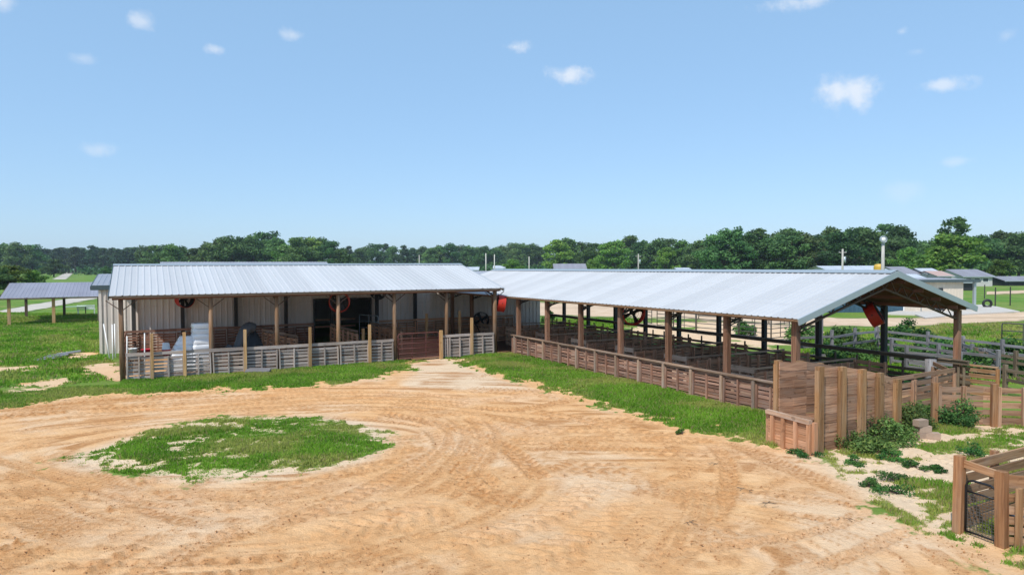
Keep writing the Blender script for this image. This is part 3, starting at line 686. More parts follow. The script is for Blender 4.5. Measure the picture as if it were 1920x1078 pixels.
# red pipe gate
def gate(name, label, p0, p1, h, mat, rails=5, uprights=2, r=.024, mesh=False, z0=.12, cat='gate'):
    t, ln = fence(name, label, cat, p0, p1)
    def fr(m):
        c = .1
        m.tube([(0, 0, z0), (0, 0, h - c), (c * .3, 0, h - c * .3), (c, 0, h), (ln - c, 0, h), (ln - c * .3, 0, h - c * .3), (ln, 0, h - c), (ln, 0, z0), (0, 0, z0)], r, 8)
    part('frame', mat, t, fr, True)
    for k in range(1, rails): part('rail', mat, t, lambda m: m.tube([(0, 0, z0 + (h - z0) * k / rails), (ln, 0, z0 + (h - z0) * k / rails)], r * .85, 6), True)
    for k in range(1, uprights + 1): part('upright', mat, t, lambda m: m.box(ln * k / (uprights + 1) - .02, ln * k / (uprights + 1) + .02, -.012, .012, z0, h))
    return t, ln
gt, ln = gate('pipe_gate', 'rusty red pipe gate closing the left barn between two posts', L(10.5, -.05), L(12.42, -.05), 1.22, REDG, 5, 2, .026)
part('mesh_panel', REDG, gt, lambda m: [m.box(x - .006, x + .006, -.006, .006, .14, .95) for x in np.arange(.06, ln, .055)] + [m.box(.02, ln - .02, -.008, .008, z - .006, z + .006) for z in np.arange(.18, .95, .055)])
gate('pipe_gate', 'pale pipe gate standing open in the dark warehouse door', L(11.3, 9.0), L(11.9, 7.4), 1.5, TRIM, 4, 1, .022)

# right barn front fence: brown pallets, capped by a rail
RB0, RB1 = R(-.08, 15.9), R(-.08, -.05)
t_, ln = fence('pallet_fence', 'long reddish brown pallet fence along the front of the right barn', 'fence', RB0, RB1)
stops = []
for a, b in zip(RV[:7][::-1], RV[:7][::-1][1:]): stops += [15.9 - a, 15.9 - (a + b) / 2]
stops = [.05] + stops + [15.9]
for a, b in zip(stops, stops[1:]):
    part('pallet_panel', W_BROWN, t_, lambda m: pallet(m, a + .05, b - .05, .0, .79 + random.uniform(-.02, .02), random.choice((6, 7, 7, 8)), 0, -1, 3, .32, .055, .06, .008))
for a in stops[1:-1:1]:
    part('batten', W_RAIL, t_, lambda m: m.box(a - .05, a + .045, -.11, -.015, -.05, .88 + random.uniform(-.02, .02)))
part('top_rail', W_RAIL, t_, lambda m: [m.obox(((a + b) / 2, -.04, .92), ((b - a) / 2 - .003, 0, random.uniform(-.006, .006)), (0, .075, 0), (0, 0, .02)) for a, b in zip(stops, stops[1:])])
part('upper_board', W_BROWN, t_, lambda m: [m.box(a + .003, b - .003, -.012, .012, .81, .885) for a, b in zip(stops, stops[1:])])
# right barn back fence
t_, ln = fence('rail_fence', 'dark slatted fence along the back of the right barn', 'fence', R(WR - .2, 25.0), R(WR - .2, -.6))
stb = [0] + [25.0 - v for v in RVB[::-1]] + [25.6]
for a, b in zip(stb, stb[1:]):
    def pan(m):
        for z, h in ((.08, .12), (.26, .11), (.44, .12), (.62, .1)): m.obox(((a + b) / 2, .0, z + random.uniform(-.02, .02)), ((b - a) / 2, 0, random.uniform(-.015, .015)), (0, .012, 0), (0, 0, h / 2))
        for k in range(1, 3): x = a + (b - a) * k / 3; m.box(x - .03, x + .03, -.06, -.014, 0, .9)
    part('slat_panel', W_DARK, t_, pan)
part('top_rail', W_DARK, t_, lambda m: [m.box(a, b, -.12, -.06, .99, 1.1) for a, b in zip(stb, stb[1:])] + [m.box(a, b, -.16, .02, 1.1, 1.13) for a, b in zip(stb, stb[1:])])
# partitions between pens (across the barn) with an end pallet facing the aisle
ordn = ['nearest the gable end', 'second from the gable end', 'third from the gable end', 'fourth from the gable end', 'fifth from the gable end', 'sixth from the gable end', 'seventh from the gable end', 'eighth from the gable end', 'nearest the warehouse wall']
for k, v in enumerate([2.45, 5.45, 8.4, 11.65, 14.8, 17.9, 21.0]):
    t_, ln = fence('pen_partition', 'slatted wooden partition across the right barn pens, ' + ordn[k], 'fence', R(1.25, v), R(6.15, v), 'partitions between the right barn pens')
    run(t_, [0, 1.0, 2.0, 3.0, 4.0, ln], .98, W_INNER, W_RAILI, 7, 3, gap=.22, rail_h=.06, zj=.01)
    part('end_pallet', W_RAILI, t_, lambda m: [m.bar((-.03, -.06, z), (-.03, 1.12, z + random.uniform(-.015, .015)), .022, .17) for z in (.16, .40, .64, .89)] + [m.box(-.015, .07, y - .025, y + .025, .05, 1.0) for y in (0, .53, 1.06)])
    part('back_pallet', W_INNER, t_, lambda m: [m.bar((ln + .03, -1.15, z), (ln + .03, .05, z + random.uniform(-.015, .015)), .022, .12) for z in (.12, .3, .48, .66, .84)] + [m.box(ln - .06, ln + .015, y - .025, y + .025, .03, .95) for y in (-1.1, -.55, 0)])
# pens at the gable end
tag(part('round_post', W_FIELD, None, lambda m: m.tube([(0, 0, -.1), (.01, 0, .6), (0, 0, 1.13)], [.17, .165, .16], 14), True), 'thick round grey post at the end of the dark back fence', 'post').location = gp(1745, 674, 1.12) - Vector((0, 0, 1.12))

# ---- loading chute (tall boards, ramp and dock)
dl, dr = gp(1453, 833), gp(1537, 846)
ch = thing('loading_chute', 'tall solid board loading chute with low dock, sloping down to the right', 'loading chute', ((dl.x + dr.x) / 2, (dl.y + dr.y) / 2, 0), AZ)
CW = .98
def chwall(y, L_, tops, nb):
    rows = [random.random() for _ in range(nb)]
    def f(m):
        for k in range(nb):
            t0, t1 = k / nb, (k + 1) / nb
            for a, b in zip(tops, tops[1:]):
                za0, zb0 = a[1] * t0, b[1] * t0; za1, zb1 = a[1] * t1 - .012, b[1] * t1 - .012
                r = rows[k]
                yy = y + random.uniform(-.004, .004)
                vs = [(a[0], yy - .014, za0), (b[0], yy - .014, zb0), (b[0], yy - .014, zb1), (a[0], yy - .014, za1), (a[0], yy + .014, za0), (b[0], yy + .014, zb0), (b[0], yy + .014, zb1), (a[0], yy + .014, za1)]
                m.raw(vs, [(0, 1, 2, 3), (7, 6, 5, 4), (0, 4, 5, 1), (1, 5, 6, 2), (2, 6, 7, 3), (3, 7, 4, 0)], [(v[0], v[2], v[1]) for v in vs], (r + .35 * (int(a[0] * 2) % 2)) % 1)
    return f
TOPS = [(-.02, 1.93), (.45, 1.87), (.9, 1.86), (1.55, 1.75), (2.25, 1.60), (2.95, 1.40)]
part('near_wall', W_CHUTE, ch, chwall(-CW / 2, 2.95, TOPS, 9)); part('far_wall', W_CHUTE, ch, chwall(CW / 2, 2.95, TOPS, 9))
for sy in (-1, 1):
    for x, z in ((.02, 1.96), (.78, 1.90), (1.48, 1.79), (2.12, 1.66), (2.8, 1.46)):
        y = sy * (CW / 2 + .075)
        part('post', W_CHPOST, ch, lambda m: (m.box(x - .07, x + .08, y - .06, y + .058, -.1, z - .03), m.box(x - .1, x - .072, y - .055, y + .05, -.1, z - .12)))
part('ramp_floor', W_CHUTE, ch, lambda m: [m.obox((x, 0, .72 - .22 * x), (.045, 0, -.01), (0, CW / 2 - .02, 0), (0, 0, .02)) for x in np.arange(-.1, 2.9, .1)])
def dock(m):
    for k in range(5): m.box(-.285, -.262, -.57, .57, .02 + k * .135, .148 + k * .135)
part('dock_face', W_DOCK, ch, dock)
for y in (-.56, -.22, .12, .42): part('dock_batten', W_DOCK, ch, lambda m: m.box(-.345, -.288, y - .045, y + .045, -.02, .70))
part('dock_rail', W_RAIL, ch, lambda m: m.obox((-.30, 0, .745), (0, .60, .02), (.055, 0, 0), (0, 0, .045)))
part('dock_side', W_DOCK, ch, lambda m: (m.box(-.26, -.14, -.66, -.56, -.05, .72), m.box(-.26, -.14, .56, .66, -.05, .74), m.box(-.14, .0, -.58, -.56, 0, .66)))

# ---- fences beyond the chute
e0 = ch.location + D2 * 3.05 - D1 * .5
t_, ln = fence('pallet_fence', 'brown slatted fence running back from the loading chute to the barn corner', 'fence', ch.location + D2 * 3.05 + D1 * .45, gp(1788, 699, 1.05) - Vector((0, 0, 1.05)))
run(t_, [0, ln * .25, ln * .5, ln * .75, ln], 1.18, W_CHUTE, W_CHUTE, 5, 2, gap=.22)
sq_post(t_, .55, 1.3, W_CHPOST, .16, -.12)
pA, pB = gp(1748, 795), gp(1990, 803)
t_, ln = fence('slat_fence', 'brown open slat fence with square posts behind the dark green bushes', 'fence', pA, pB)
def rails(m):
    for z, h in ((.12, .2), (.34, .13), (.53, .14), (.73, .12), (.93, .13)):
        for a in np.arange(0, ln, 1.2): m.obox((min(a + .6, ln), .03, z + random.uniform(-.015, .015)), (.6, 0, random.uniform(-.012, .012)), (0, .013, 0), (0, 0, h / 2))
part('slat_panel', W_CHUTE, t_, rails)
for x in np.arange(0.02, ln, .70):
    big = int(round(x / .70)) % 2 == 0
    if int(round(x / .70)) % 1 == 0:
        for dx, w, yy in (((0, .13, -.06), (.13, .075, -.045)) if big else ((0, .09, -.035),)):
            sq_post(t_, x + dx, 1.1 if w > .1 else 1.02, W_PENPOST if w > .1 else W_CHUTE, w, yy)
t_, ln = fence('curved_fence', 'brown board fence curving from the round grey post to the alley corner', 'fence', gp(1752, 681, 1.05) - Vector((0, 0, 1.05)), gp(1790, 698, 1.05) - Vector((0, 0, 1.05)))
run(t_, [0, ln / 3, ln * 2 / 3, ln], 1.08, W_CHUTE, W_CHUTE, 5, 2, gap=.1)
t_, ln = fence('board_gate', 'short brown board gate right of the gable corner post', 'gate', gp(1802, 681, 1.0) - Vector((0, 0, 1)), gp(1872, 688, 1.0) - Vector((0, 0, 1)))
part('board_panel', W_PEN, t_, lambda m: [m.box(0, ln, -.015, .015, z, z + .13) for z in (.05, .23, .41, .59, .77)] + [m.box(0, ln, -.06, .06, .95, 1.0)])
part('frame', W_PENPOST, t_, lambda m: (m.box(-.05, .05, -.06, -.016, 0, .94), m.box(ln - .05, ln + .05, -.06, -.016, 0, .94)))

# ---- foreground pen with a small black wire gate
q1, q2 = gp(1797, 998), gp(1877, 1025)
t_, ln = fence('board_pen', 'reddish brown board pen in the near right corner, around the black wire gate', 'pen', q1, q1 + D2 * 4.5)
part('rail', W_PEN, t_, lambda m: [m.obox((2.25, .04, z), (2.25, 0, random.uniform(-.02, .02)), (0, .018, 0), (0, 0, h / 2)) for z, h in ((.1, .13), (.27, .13), (.44, .13), (.61, .13), (.80, .13), (1.0, .15))])
part('post', W_PENPOST, t_, lambda m: m.obox((0, 0, .55), (.062, 0, 0), (0, .062, 0), (.01, 0, .65)))
for x in (1.2, 2.4, 3.6): sq_post(t_, x, 1.1, W_PENPOST, .1, .11)
Lq = t_.matrix_world if False else Matrix.Translation(q1) @ Matrix.Rotation(AZ, 4, 'Z')
b1 = Lq.inverted() @ q2
part('post', W_PENPOST, t_, lambda m: m.obox((b1.x, b1.y, .52), (.066, 0, 0), (0, .066, 0), (0, .01, .6)))
part('cross_rail', W_PEN, t_, lambda m: m.bar((.03, -.06, 1.09), (b1.x + .0, b1.y + .07, 1.06), .05, .11))
def front(m):
    a = Vector((b1.x + .05, b1.y - .02)); dirv = (Matrix.Rotation(-AZ, 3, 'Z') @ Vector((.95, -.31, 0))).normalized()
    for z, h in ((.1, .11), (.25, .11), (.40, .11), (.55, .11), (.74, .11), (.98, .19)):
        m.bar((a.x, a.y, z), (a.x + dirv.x * 3, a.y + dirv.y * 3, z + random.uniform(-.02, .02)), .035, h)
part('front_rail', W_PEN, t_, front)
dv = (Matrix.Rotation(-AZ, 3, 'Z') @ Vector((.95, -.31, 0))).normalized()
part('batten', W_CHPOST, t_, lambda m: m.box(b1.x + dv.x * .16 - .05, b1.x + dv.x * .16 + .05, b1.y + dv.y * .16 - .09, b1.y + dv.y * .16 - .03, -.05, .9))
for k in (1.2, 2.4): part('post', W_PENPOST, t_, lambda m: m.box(b1.x + dv.x * k - .06, b1.x + dv.x * k + .06, b1.y + dv.y * k + .03, b1.y + dv.y * k + .14, -.05, 1.1))
dg = (q2 - q1)
gt, ln = gate('wire_gate', 'small black tubular gate with wire mesh between two reddish posts', q1 + dg * .16 + Vector((.02, .02, 0)), q2 - dg * .11, .86, BLACKP, 1, 0, .018, z0=.06)
part('rail', BLACKP, gt, lambda m: m.tube([(0, 0, .68), (ln, 0, .68)], .014, 8), True)
part('wire_mesh', PIPE, gt, lambda m: [m.box(x - .003, x + .003, -.003, .003, .06, .68) for x in np.arange(.03, ln, .045)] + [m.box(.01, ln - .01, -.0045, .0015, z - .003, z + .003) for z in np.arange(.09, .68, .045)])
tag(part('feed_trough', HOSE, None, lambda m: m.lathe([(.02, .02), (.22, .02), (.3, .3), (.33, .3), (.33, .33), (.29, .33), (.2, .06), (.02, .06)], 20), True), 'dark rubber tub lying inside the near right pen', 'tub').location = q2 + Vector((.75, .35, 0))

# ------------------------------------------------------------------ fans
def make_fan(label, loc, rz, tilt=0., d=.82, hang=None, dm=None, lm=None):
    t = thing('barn_fan', label, 'fan', loc, rz, 'drum fans mounted in the barns')
    t.rotation_euler = (tilt, 0, rz); r = d / 2
    def drum(m):
        n = 32; dp = .17
        for (ra, rbq, ya, yb) in ((r, r, -dp, dp), (r - .012, r - .012, dp, -dp)):
            vs = []; fs = []
            for k in range(n):
                a = 2 * pi * k / n; vs += [(ra * cos(a), ya, ra * sin(a)), (rbq * cos(a), yb, rbq * sin(a))]
            for k in range(n): j = (k + 1) % n; fs.append((2 * k, 2 * j, 2 * j + 1, 2 * k + 1))
            m.raw(vs, fs, None, .4)
        for y in (-dp, dp): m.ring((0, y, 0), (0, 1, 0), r, .014, n)
    part('drum', dm or REDF, t, drum, True)
    part('drum_liner', lm or BLACK, t, lambda m: m.raw([((r - .016) * cos(2 * pi * (k // 2) / 32), (-.16, .16)[k % 2], (r - .016) * sin(2 * pi * (k // 2) / 32)) for k in range(64)], [(2 * k, 2 * k + 1, (2 * k + 3) % 64, (2 * k + 2) % 64) for k in range(32)]), True)
    for k in range(4):
        a = pi / 2 * k + .4
        def bl(m):
            e = Vector((cos(a), 0, sin(a))); s_ = Vector((-sin(a), .45, cos(a))).normalized()
            p, q = e * .07, e * (r - .05)
            m.raw([p - s_ * .05, p + s_ * .05, q + s_ * .13, q - s_ * .09, p - s_ * .05 + Vector((0, .006, 0)), p + s_ * .05 + Vector((0, .006, 0)), q + s_ * .13 + Vector((0, .006, 0)), q - s_ * .09 + Vector((0, .006, 0))],
                  [(0, 1, 2, 3), (7, 6, 5, 4), (0, 4, 5, 1), (1, 5, 6, 2), (2, 6, 7, 3), (3, 7, 4, 0)])
        part('blade', BLACK, t, bl)
    part('motor', STEEL, t, lambda m: m.tube([(0, -.12, 0), (0, .14, 0)], .085, 14), True)
    part('guard', STEEL, t, lambda m: [m.ring((0, -.172, 0), (0, 1, 0), r * k / 5, .004, 24, 4) for k in range(1, 5)] + [m.bar((0, -.17, 0), (r * cos(a), -.17, r * sin(a)), .007, .007) for a in np.arange(0, 2 * pi, pi / 4)])
    if hang is not None: part('bracket', STEEL, t, lambda m: (m.bar((-r, 0, 0), hang, .04, .04), m.bar((r, 0, 0), hang, .04, .04)))
    return t
make_fan('red and black drum fan on a dark back post above the wrapped bags', L(2.5, 9.0, 2.62), AZ + .5, .12, .86, (-.1, .2, .45))
make_fan('red drum fan hung behind the left barn post nearest the warehouse door', L(8.15, .75, 2.66), AZ - .35, .1, .84, (-.2, -.5, .3), None, REDF)
make_fan('black fronted drum fan under the left barn eave, beside the gate post', L(12.3, 8.7, 2.78), AZ, .1, .86, (0, .3, .4), BLACK)
make_fan('red drum fan seen side-on at the corner where both barns meet', L(15.74, .3, 2.40), AZ + 1.25, .15, .8, (0, -.4, .5))
make_fan('drum fan facing out from the middle of the right barn eave', R(.55, 7.55, 2.42), AZ - .35, .05, .84, (-.2, -.4, .35), None, REDF)
make_fan('red drum fan tilted down under the right barn gable end', R(WR - .75, 2.3, 2.42), 1.0, -.5, .8, (0, .25, .6))
make_fan('black drum fan standing on the ground against the warehouse wall', L(18.6, 8.5, .95), AZ - .2, .0, .9, (0, 0, -.95), BLACK)

# ------------------------------------------------------------------ things kept under and around the left barn
def bags(label, loc, rows, w, d, hgt, slump=0.):
    t = thing('bag_stack', label, 'bag stack', loc, AZ + .08, 'wrapped stacks of bags')
    part('pallet', W_GREY, t, lambda m: [m.box(-w / 2, w / 2, y - .04, y + .04, .0, .1) for y in (-d / 2 + .05, 0, d / 2 - .05)] + [m.box(x, x + .09, -d / 2, d / 2, .102, .12) for x in np.arange(-w / 2, w / 2 - .08, .14)])
    for k in range(rows):
        def bag(m):
            z0 = .125 + k * hgt; n = 22
            vs = []; fs = []
            prof = ((.86, 0), (.98, .18), (1.0, .5), (.98, .82), (.86, .985), (0.02, .99))
            for r, q in prof:
                tq = (k + q) / rows; sc = 1 - slump * .5 * tq ** 1.7; sh = slump * .85 * tq ** 1.7; r = r if r < .5 else 1 - (1 - r) * .35
                for j in range(n):
                    a = 2 * pi * j / n; c_, s_ = cos(a), sin(a); e = .28
                    x = math.copysign(abs(c_) ** e, c_) * w / 2 * r * sc; y = math.copysign(abs(s_) ** e, s_) * d / 2 * r * sc
                    vs.append((x + sh * .3 + random.uniform(-.012, .012), y + random.uniform(-.012, .012), z0 + hgt * q + random.uniform(-.008, .008)))
            for i in range(len(prof) - 1):
                for j in range(n): fs.append((i * n + j, i * n + (j + 1) % n, (i + 1) * n + (j + 1) % n, (i + 1) * n + j))
            m.raw(vs, fs)
        part('bag_layer', WRAP, t, bag, True)
bags('tall white plastic wrapped stack of bags beside the barn post', L(2.70, .85), 9, .68, .7, .205)
bags('slumped white plastic wrapped stack of bags left of the tall stack', L(1.92, .95), 8, .92, .8, .17, 1.0)
def bucket(label, loc, mat, r=.15, h=.36, handle=True, cat='bucket'):
    t = thing('bucket', label, cat, loc)
    part('body', mat, t, lambda m: m.lathe([(0.01, .005), (r * .82, .0), (r, h - .03), (r * 1.05, h - .03), (r * 1.05, h), (r * .97, h), (r * .8, .02), (.01, .02)], 20), True)
    if handle: part('handle', STEEL, t, lambda m: m.tube([(r * 1.04 * cos(a), 0, h - .05 + .16 * sin(a)) for a in np.linspace(0, pi, 9)], .006, 5), True)
tt = thing('work_table', 'low dark work table behind the leftmost pallet panels', 'table', L(.75, .75), AZ)
part('table_top', W_DARK, tt, lambda m: m.box(-.65, .85, -.3, .35, .72, .77))
for x in (-.6, .8):
    for y in (-.25, .3): part('leg', W_DARK, tt, lambda m: m.box(x - .03, x + .03, y - .03, y + .03, 0, .72))
bucket('white plastic bucket beside the left end post', L(.33, .72, .77), WHITEP)
bucket('squat red tub right of the white bucket', L(.78, .75, .77), REDP, .19, .3, False, 'tub')
bucket('red bucket under the upturned white bucket', L(1.45, .9, .77), REDP, .15, .22)
tw = thing('bucket', 'white bucket stacked upside down on the red bucket', 'bucket', L(1.45, .9, 1.0))
part('body', WHITEP, tw, lambda m: m.lathe([(.01, .26), (.12, .26), (.145, .02), (.155, .02), (.155, .0), (.14, .0), (.115, .24), (.01, .24)], 20), True)
for k, (u, v, h, nm) in enumerate(((.12, .45, 1.62, 'close to the left end post'), (1.02 - .32, .35, 1.72, 'rising from behind the red tub'))):
    tag(part('pvc_stake', WHITEP, None, lambda m: m.tube([(0, 0, -.1), (.02, .02, h)], .022, 8), True), 'thin white plastic stake ' + nm, 'stake').location = L(u, v)
for k, (px0, py0, px1, py1, nm) in enumerate(((206, 672, 190, 623, 'leftmost of three leaning on the warehouse corner'), (212, 674, 207, 626, 'middle of three leaning on the warehouse corner'), (217, 671, 211, 624, 'rightmost of three leaning on the warehouse corner'))):
    a = gp(px0, py0); b = a + (L(WU0, WV - .05) - a) * .12 + Vector((-.35 if k == 0 else -.08, .25, 1.55))
    tag(part('pvc_pipe', WHITEP, None, lambda m: m.tube([a, b], .032, 8), True), 'white plastic pipe, ' + nm, 'pipe')
hs = thing('flexible_duct', 'bent dark grey flexible duct draped over a hump in the left barn', 'duct', L(4.45, 1.7), AZ)
cv = [(-.78, -.3, .92), (-.55, -.38, .80), (-.36, -.36, .92), (-.24, -.3, 1.2), (-.08, -.2, 1.5), (.12, -.05, 1.66), (.3, .05, 1.6)]
def duct(m):
    pts = []; rs = []
    V_ = [Vector(p) for p in cv]
    for i in range(len(V_) - 1):
        p0, p1, p2, p3 = V_[max(i - 1, 0)], V_[i], V_[i + 1], V_[min(i + 2, len(V_) - 1)]
        for k in range(8):
            q = k / 8; pts.append(.5 * ((2 * p1) + (p2 - p0) * q + (2 * p0 - 5 * p1 + 4 * p2 - p3) * q * q + (3 * p1 - p0 - 3 * p2 + p3) * q ** 3)); rs.append((.15 if k % 2 else .13) * (1 + .5 * min(1, i / 4)))
    m.tube(pts, rs, 14)
part('hose', HOSE, hs, duct, True)
part('bundled_tarp', BLACK, hs, lambda m: m.raw([((.5 + .1 * sin(j * 2.1)) * (1 - (i / 5) ** 2.2) * cos(2 * pi * j / 14) + .3, (.38 + .08 * cos(j * 3.3)) * (1 - (i / 5) ** 2.2) * sin(2 * pi * j / 14) + .1, .05 + i * .31 + .05 * sin(j * 1.7)) for i in range(6) for j in range(14)], [(i * 14 + j, i * 14 + (j + 1) % 14, (i + 1) * 14 + (j + 1) % 14, (i + 1) * 14 + j) for i in range(5) for j in range(14)]))
part('stand', W_INNER, hs, lambda m: (m.box(-.9, .9, -.45, -.35, .62, .7), m.box(-.9, -.8, -.4, .4, 0, .62), m.box(.8, .9, -.4, .4, 0, .62), m.box(-.9, .9, .3, .4, .62, .7)))
pl = tag(part('plank', W_FIELD, None, lambda m: m.obox((0, 0, .1), (.46, 0, -.01), (0, .16, .05), (0, 0, .05))), 'weathered grey plank lying in the grass by the pallet fence', 'plank'); pl.location = gp(484, 700); pl.rotation_euler = (0, 0, AZ - .45)
for k in range(7):
    a = gp(78 + k * 6, 676 - k * 1.2); o = tag(part('board', W_FIELD if k % 3 else TRIM, None, lambda m: m.obox((0, 0, .05 + .015 * k), (.5 + .08 * (k % 3), 0, .03), (0, .07, 0), (0, 0, .018))), 'loose grey board in the scrap pile on the left lawn', 'board', 'scrap boards on the left lawn')
    o.location = a + Vector((0, .1 * k, 0)); o.rotation_euler = (0, 0, .75 + random.uniform(-.2, .2))

# ------------------------------------------------------------------ left open shed
SA = gp(17.5, 611); SAZ = AZ + .02
sh = thing('open_shed', 'open pole shed with violet grey ribbed roof on the left lawn', 'shed', SA, SAZ)
SE, SRZ, SW, SL = 2.02, 3.02, 9.6, 6.6
sr = ribbed('roof', ROOF_VIO, sh, -.5, SL, (-.35, SE), (SW / 2, SRZ), .24, .014, .05); ribbed('rear_roof', ROOF_VIO, sh, -.5, SL, (SW + .35, SE), (SW / 2, SRZ), .24, .014, .05)
part('eave_trim', W_DARK, sh, lambda m: (m.box(-.5, SL, -.34, -.31, SE - .12, SE - .02), m.box(-.5, SL, SW + .31, SW + .34, SE - .12, SE - .02), m.bar((-.52, -.35, SE - .05), (-.52, SW / 2, SRZ - .05), .03, .12), m.bar((-.52, SW + .35, SE - .05), (-.52, SW / 2, SRZ - .05), .03, .12)))
for x in (0, 2.7, 5.6):
    part('post', W_NEW if x < 5 else W_DARK, sh, lambda m: m.box(x - .1, x + .1, -.1, .1, -.1, SE - .02)); part('rear_post', W_DARK, sh, lambda m: m.box(x - .1, x + .1, SW - .1, SW + .1, -.1, SE - .02))
    part('rafter', W_DARK, sh, lambda m: (m.bar((x, 0, SE - .06), (x, SW / 2, SRZ - .12), .06, .12), m.bar((x, SW, SE - .06), (x, SW / 2, SRZ - .12), .06, .12)))
pt = thing('picnic_table', 'pale green folding table under the open shed', 'table', gp(141, 590), AZ + .1)
part('table_top', m_plain('pale_green_top', (.45, .6, .42), .5), pt, lambda m: m.box(-.85, .85, -.4, .4, .70, .75))
for x in (-.8, .8): part('leg', STEEL, pt, lambda m: (m.box(x - .03, x + .03, -.35, -.29, 0, .70), m.box(x - .03, x + .03, .29, .35, 0, .70), m.box(x - .03, x + .03, -.35, .35, .1, .15)))
pt = thing('garden_bench', 'small white slatted bench right of the pale green table', 'bench', gp(162, 589), AZ + .2)
part('seat', WHITEP, pt, lambda m: [m.box(-.7, .7, y, y + .08, .42, .45) for y in (-.2, -.1, 0, .1)])
part('backrest', WHITEP, pt, lambda m: [m.box(-.7, .7, .22, .25, z, z + .07) for z in (.5, .62, .74)] + [m.box(x - .03, x + .03, .251, .28, .3, .82) for x in (-.65, 0, .65)])
for x in (-.65, .6): part('leg', WHITEP, pt, lambda m: m.box(x, x + .05, -.2, .2, 0, .42))

# ------------------------------------------------------------------ grass and weeds (stuff)
def blades(name, label, poly, n, h=(.08, .2), w=.014, pal=0, accept=.45, wind=.85):
    Pn = np.array([(p[0], p[1]) for p in poly]); lo, hi = Pn.min(0), Pn.max(0)
    x = RNG.uniform(lo[0], hi[0], n * 4); y = RNG.uniform(lo[1], hi[1], n * 4)
    k = sdf(poly, x, y) > 0; x, y = x[k], y[k]
    gm = grass_mask(x, y)[0] if accept else np.ones(len(x)); gg = gm; k = gm * (.65 + .7 * fbm(x * 5, y * 5, 2)) > accept + RNG.uniform(-.2, .2, len(x)); x, y, gg = x[k][:n], y[k][:n], gg[k][:n]; n = len(x)
    a = RNG.uniform(0, 2 * pi, n); hh = (.3 + .7 * gg ** 2) * RNG.uniform(*h, n) * (.45 + 1.1 * fbm(x * 1.2 + 5, y * 1.2, 3)); ww = w * RNG.uniform(.6, 1.4, n) * np.maximum(1, np.hypot(x, y) / 18)
    le = RNG.uniform(.1, .9, n) * hh * wind; b = RNG.uniform(0, 2 * pi, n); z = zat(x, y) - .01
    dx, dy = np.cos(a) * ww, np.sin(a) * ww
    V = np.empty((n, 4, 3)); V[:, 0] = np.stack([x - dx, y - dy, z], 1); V[:, 1] = np.stack([x + dx, y + dy, z], 1)
    mx, my = x + np.cos(b) * le * .45, y + np.sin(b) * le * .45
    V[:, 2] = np.stack([x + np.cos(b) * le, y + np.sin(b) * le, z + hh], 1); V[:, 3] = np.stack([mx - dx * .8, my - dy * .8, z + hh * .6], 1)
    f = np.clip(fbm(x * .8 + 80, y * .8, 4) * 1.5 - .25 + RNG.normal(0, .14, n), 0, 1)[:, None]; yl = (sst(fbm(x * .5 + 7, y * .7 + 3, 4) + RNG.normal(0, .06, n) + pal + (1 - gg) * .12, .54, .70))[:, None]
    c = np.array([.11, .26, .018]) * (1 - f) + np.array([.26, .46, .045]) * f; c = c * (1 - yl * .8) + np.array([.42, .43, .11]) * yl * .8
    dry = (RNG.random(n) < .05 + max(pal, 0))[:, None]; c = np.where(dry, np.array([.36, .30, .14]), c)
    col = np.repeat(np.concatenate([c, np.ones((n, 1))], 1)[:, None], 4, 1).reshape(-1, 4)
    o = link(name, mesh_np(name, V.reshape(-1, 3), np.arange(n * 4).reshape(-1, 4), GRASS, {'col': col}))
    return tag(o, label, 'grass', kind='stuff')
ISLb = [Vector((p.x, p.y, 0)) + (Vector((p.x, p.y, 0)) - Vector((-5.9, 15.8, 0))).normalized() * .35 for p in ISLAND]
blades('grass', 'round island of short bright green grass in the sandy yard', ISLb, 60000, (.035, .10), .012, .05, .42)
blades('grass', 'strip of green grass along the front of the left barn', P((0, 770), (-20, 735), (225, 722), (232, 711), (400, 700), (560, 690), (745, 672), (800, 676), (810, 715), (650, 722), (500, 733), (300, 742), (150, 750)), 80000, (.04, .11), .013, .04)
blades('grass', 'strip of tall green grass along the right barn pallet fence', P((820, 664), (920, 652), (1000, 668), (1100, 690), (1300, 740), (1458, 782), (1458, 842), (1400, 832), (1290, 812), (1200, 785), (1060, 746), (960, 714), (870, 694)), 110000, (.045, .125), .013, .06)
blades('grass', 'green lawn of uneven grass left of the warehouse', P((-70, 730), (-70, 585), (190, 590), (190, 664), (215, 680), (222, 712), (100, 726)), 80000, (.05, .15), .016, .05)
blades('grass', 'patchy weedy grass on sand by the loading chute', P((1540, 850), (1535, 800), (1640, 790), (1745, 775), (1960, 785), (1990, 1080), (1850, 1065), (1700, 985), (1600, 920)), 60000, (.03, .12), .009, .16, .30)
blades('grass', 'lush grass and weeds beyond the right barn', P((1495, 640), (1560, 624), (1700, 622), (1960, 640), (1990, 720), (1760, 722), (1700, 705), (1500, 690)), 46000, (.1, .28), .02, .04, .35)
blades('grass', 'yellow green weed strip beside the far dirt road', P((1680, 620), (1800, 618), (1930, 612), (1930, 640), (1800, 634), (1690, 628)), 26000, (.15, .38), .03, .16, .0)
blades('grass', 'tall green weeds behind the pallet barn yard', P((1020, 602), (1190, 600), (1190, 612), (1040, 622)), 12000, (.08, .22), .03, .0, .3)

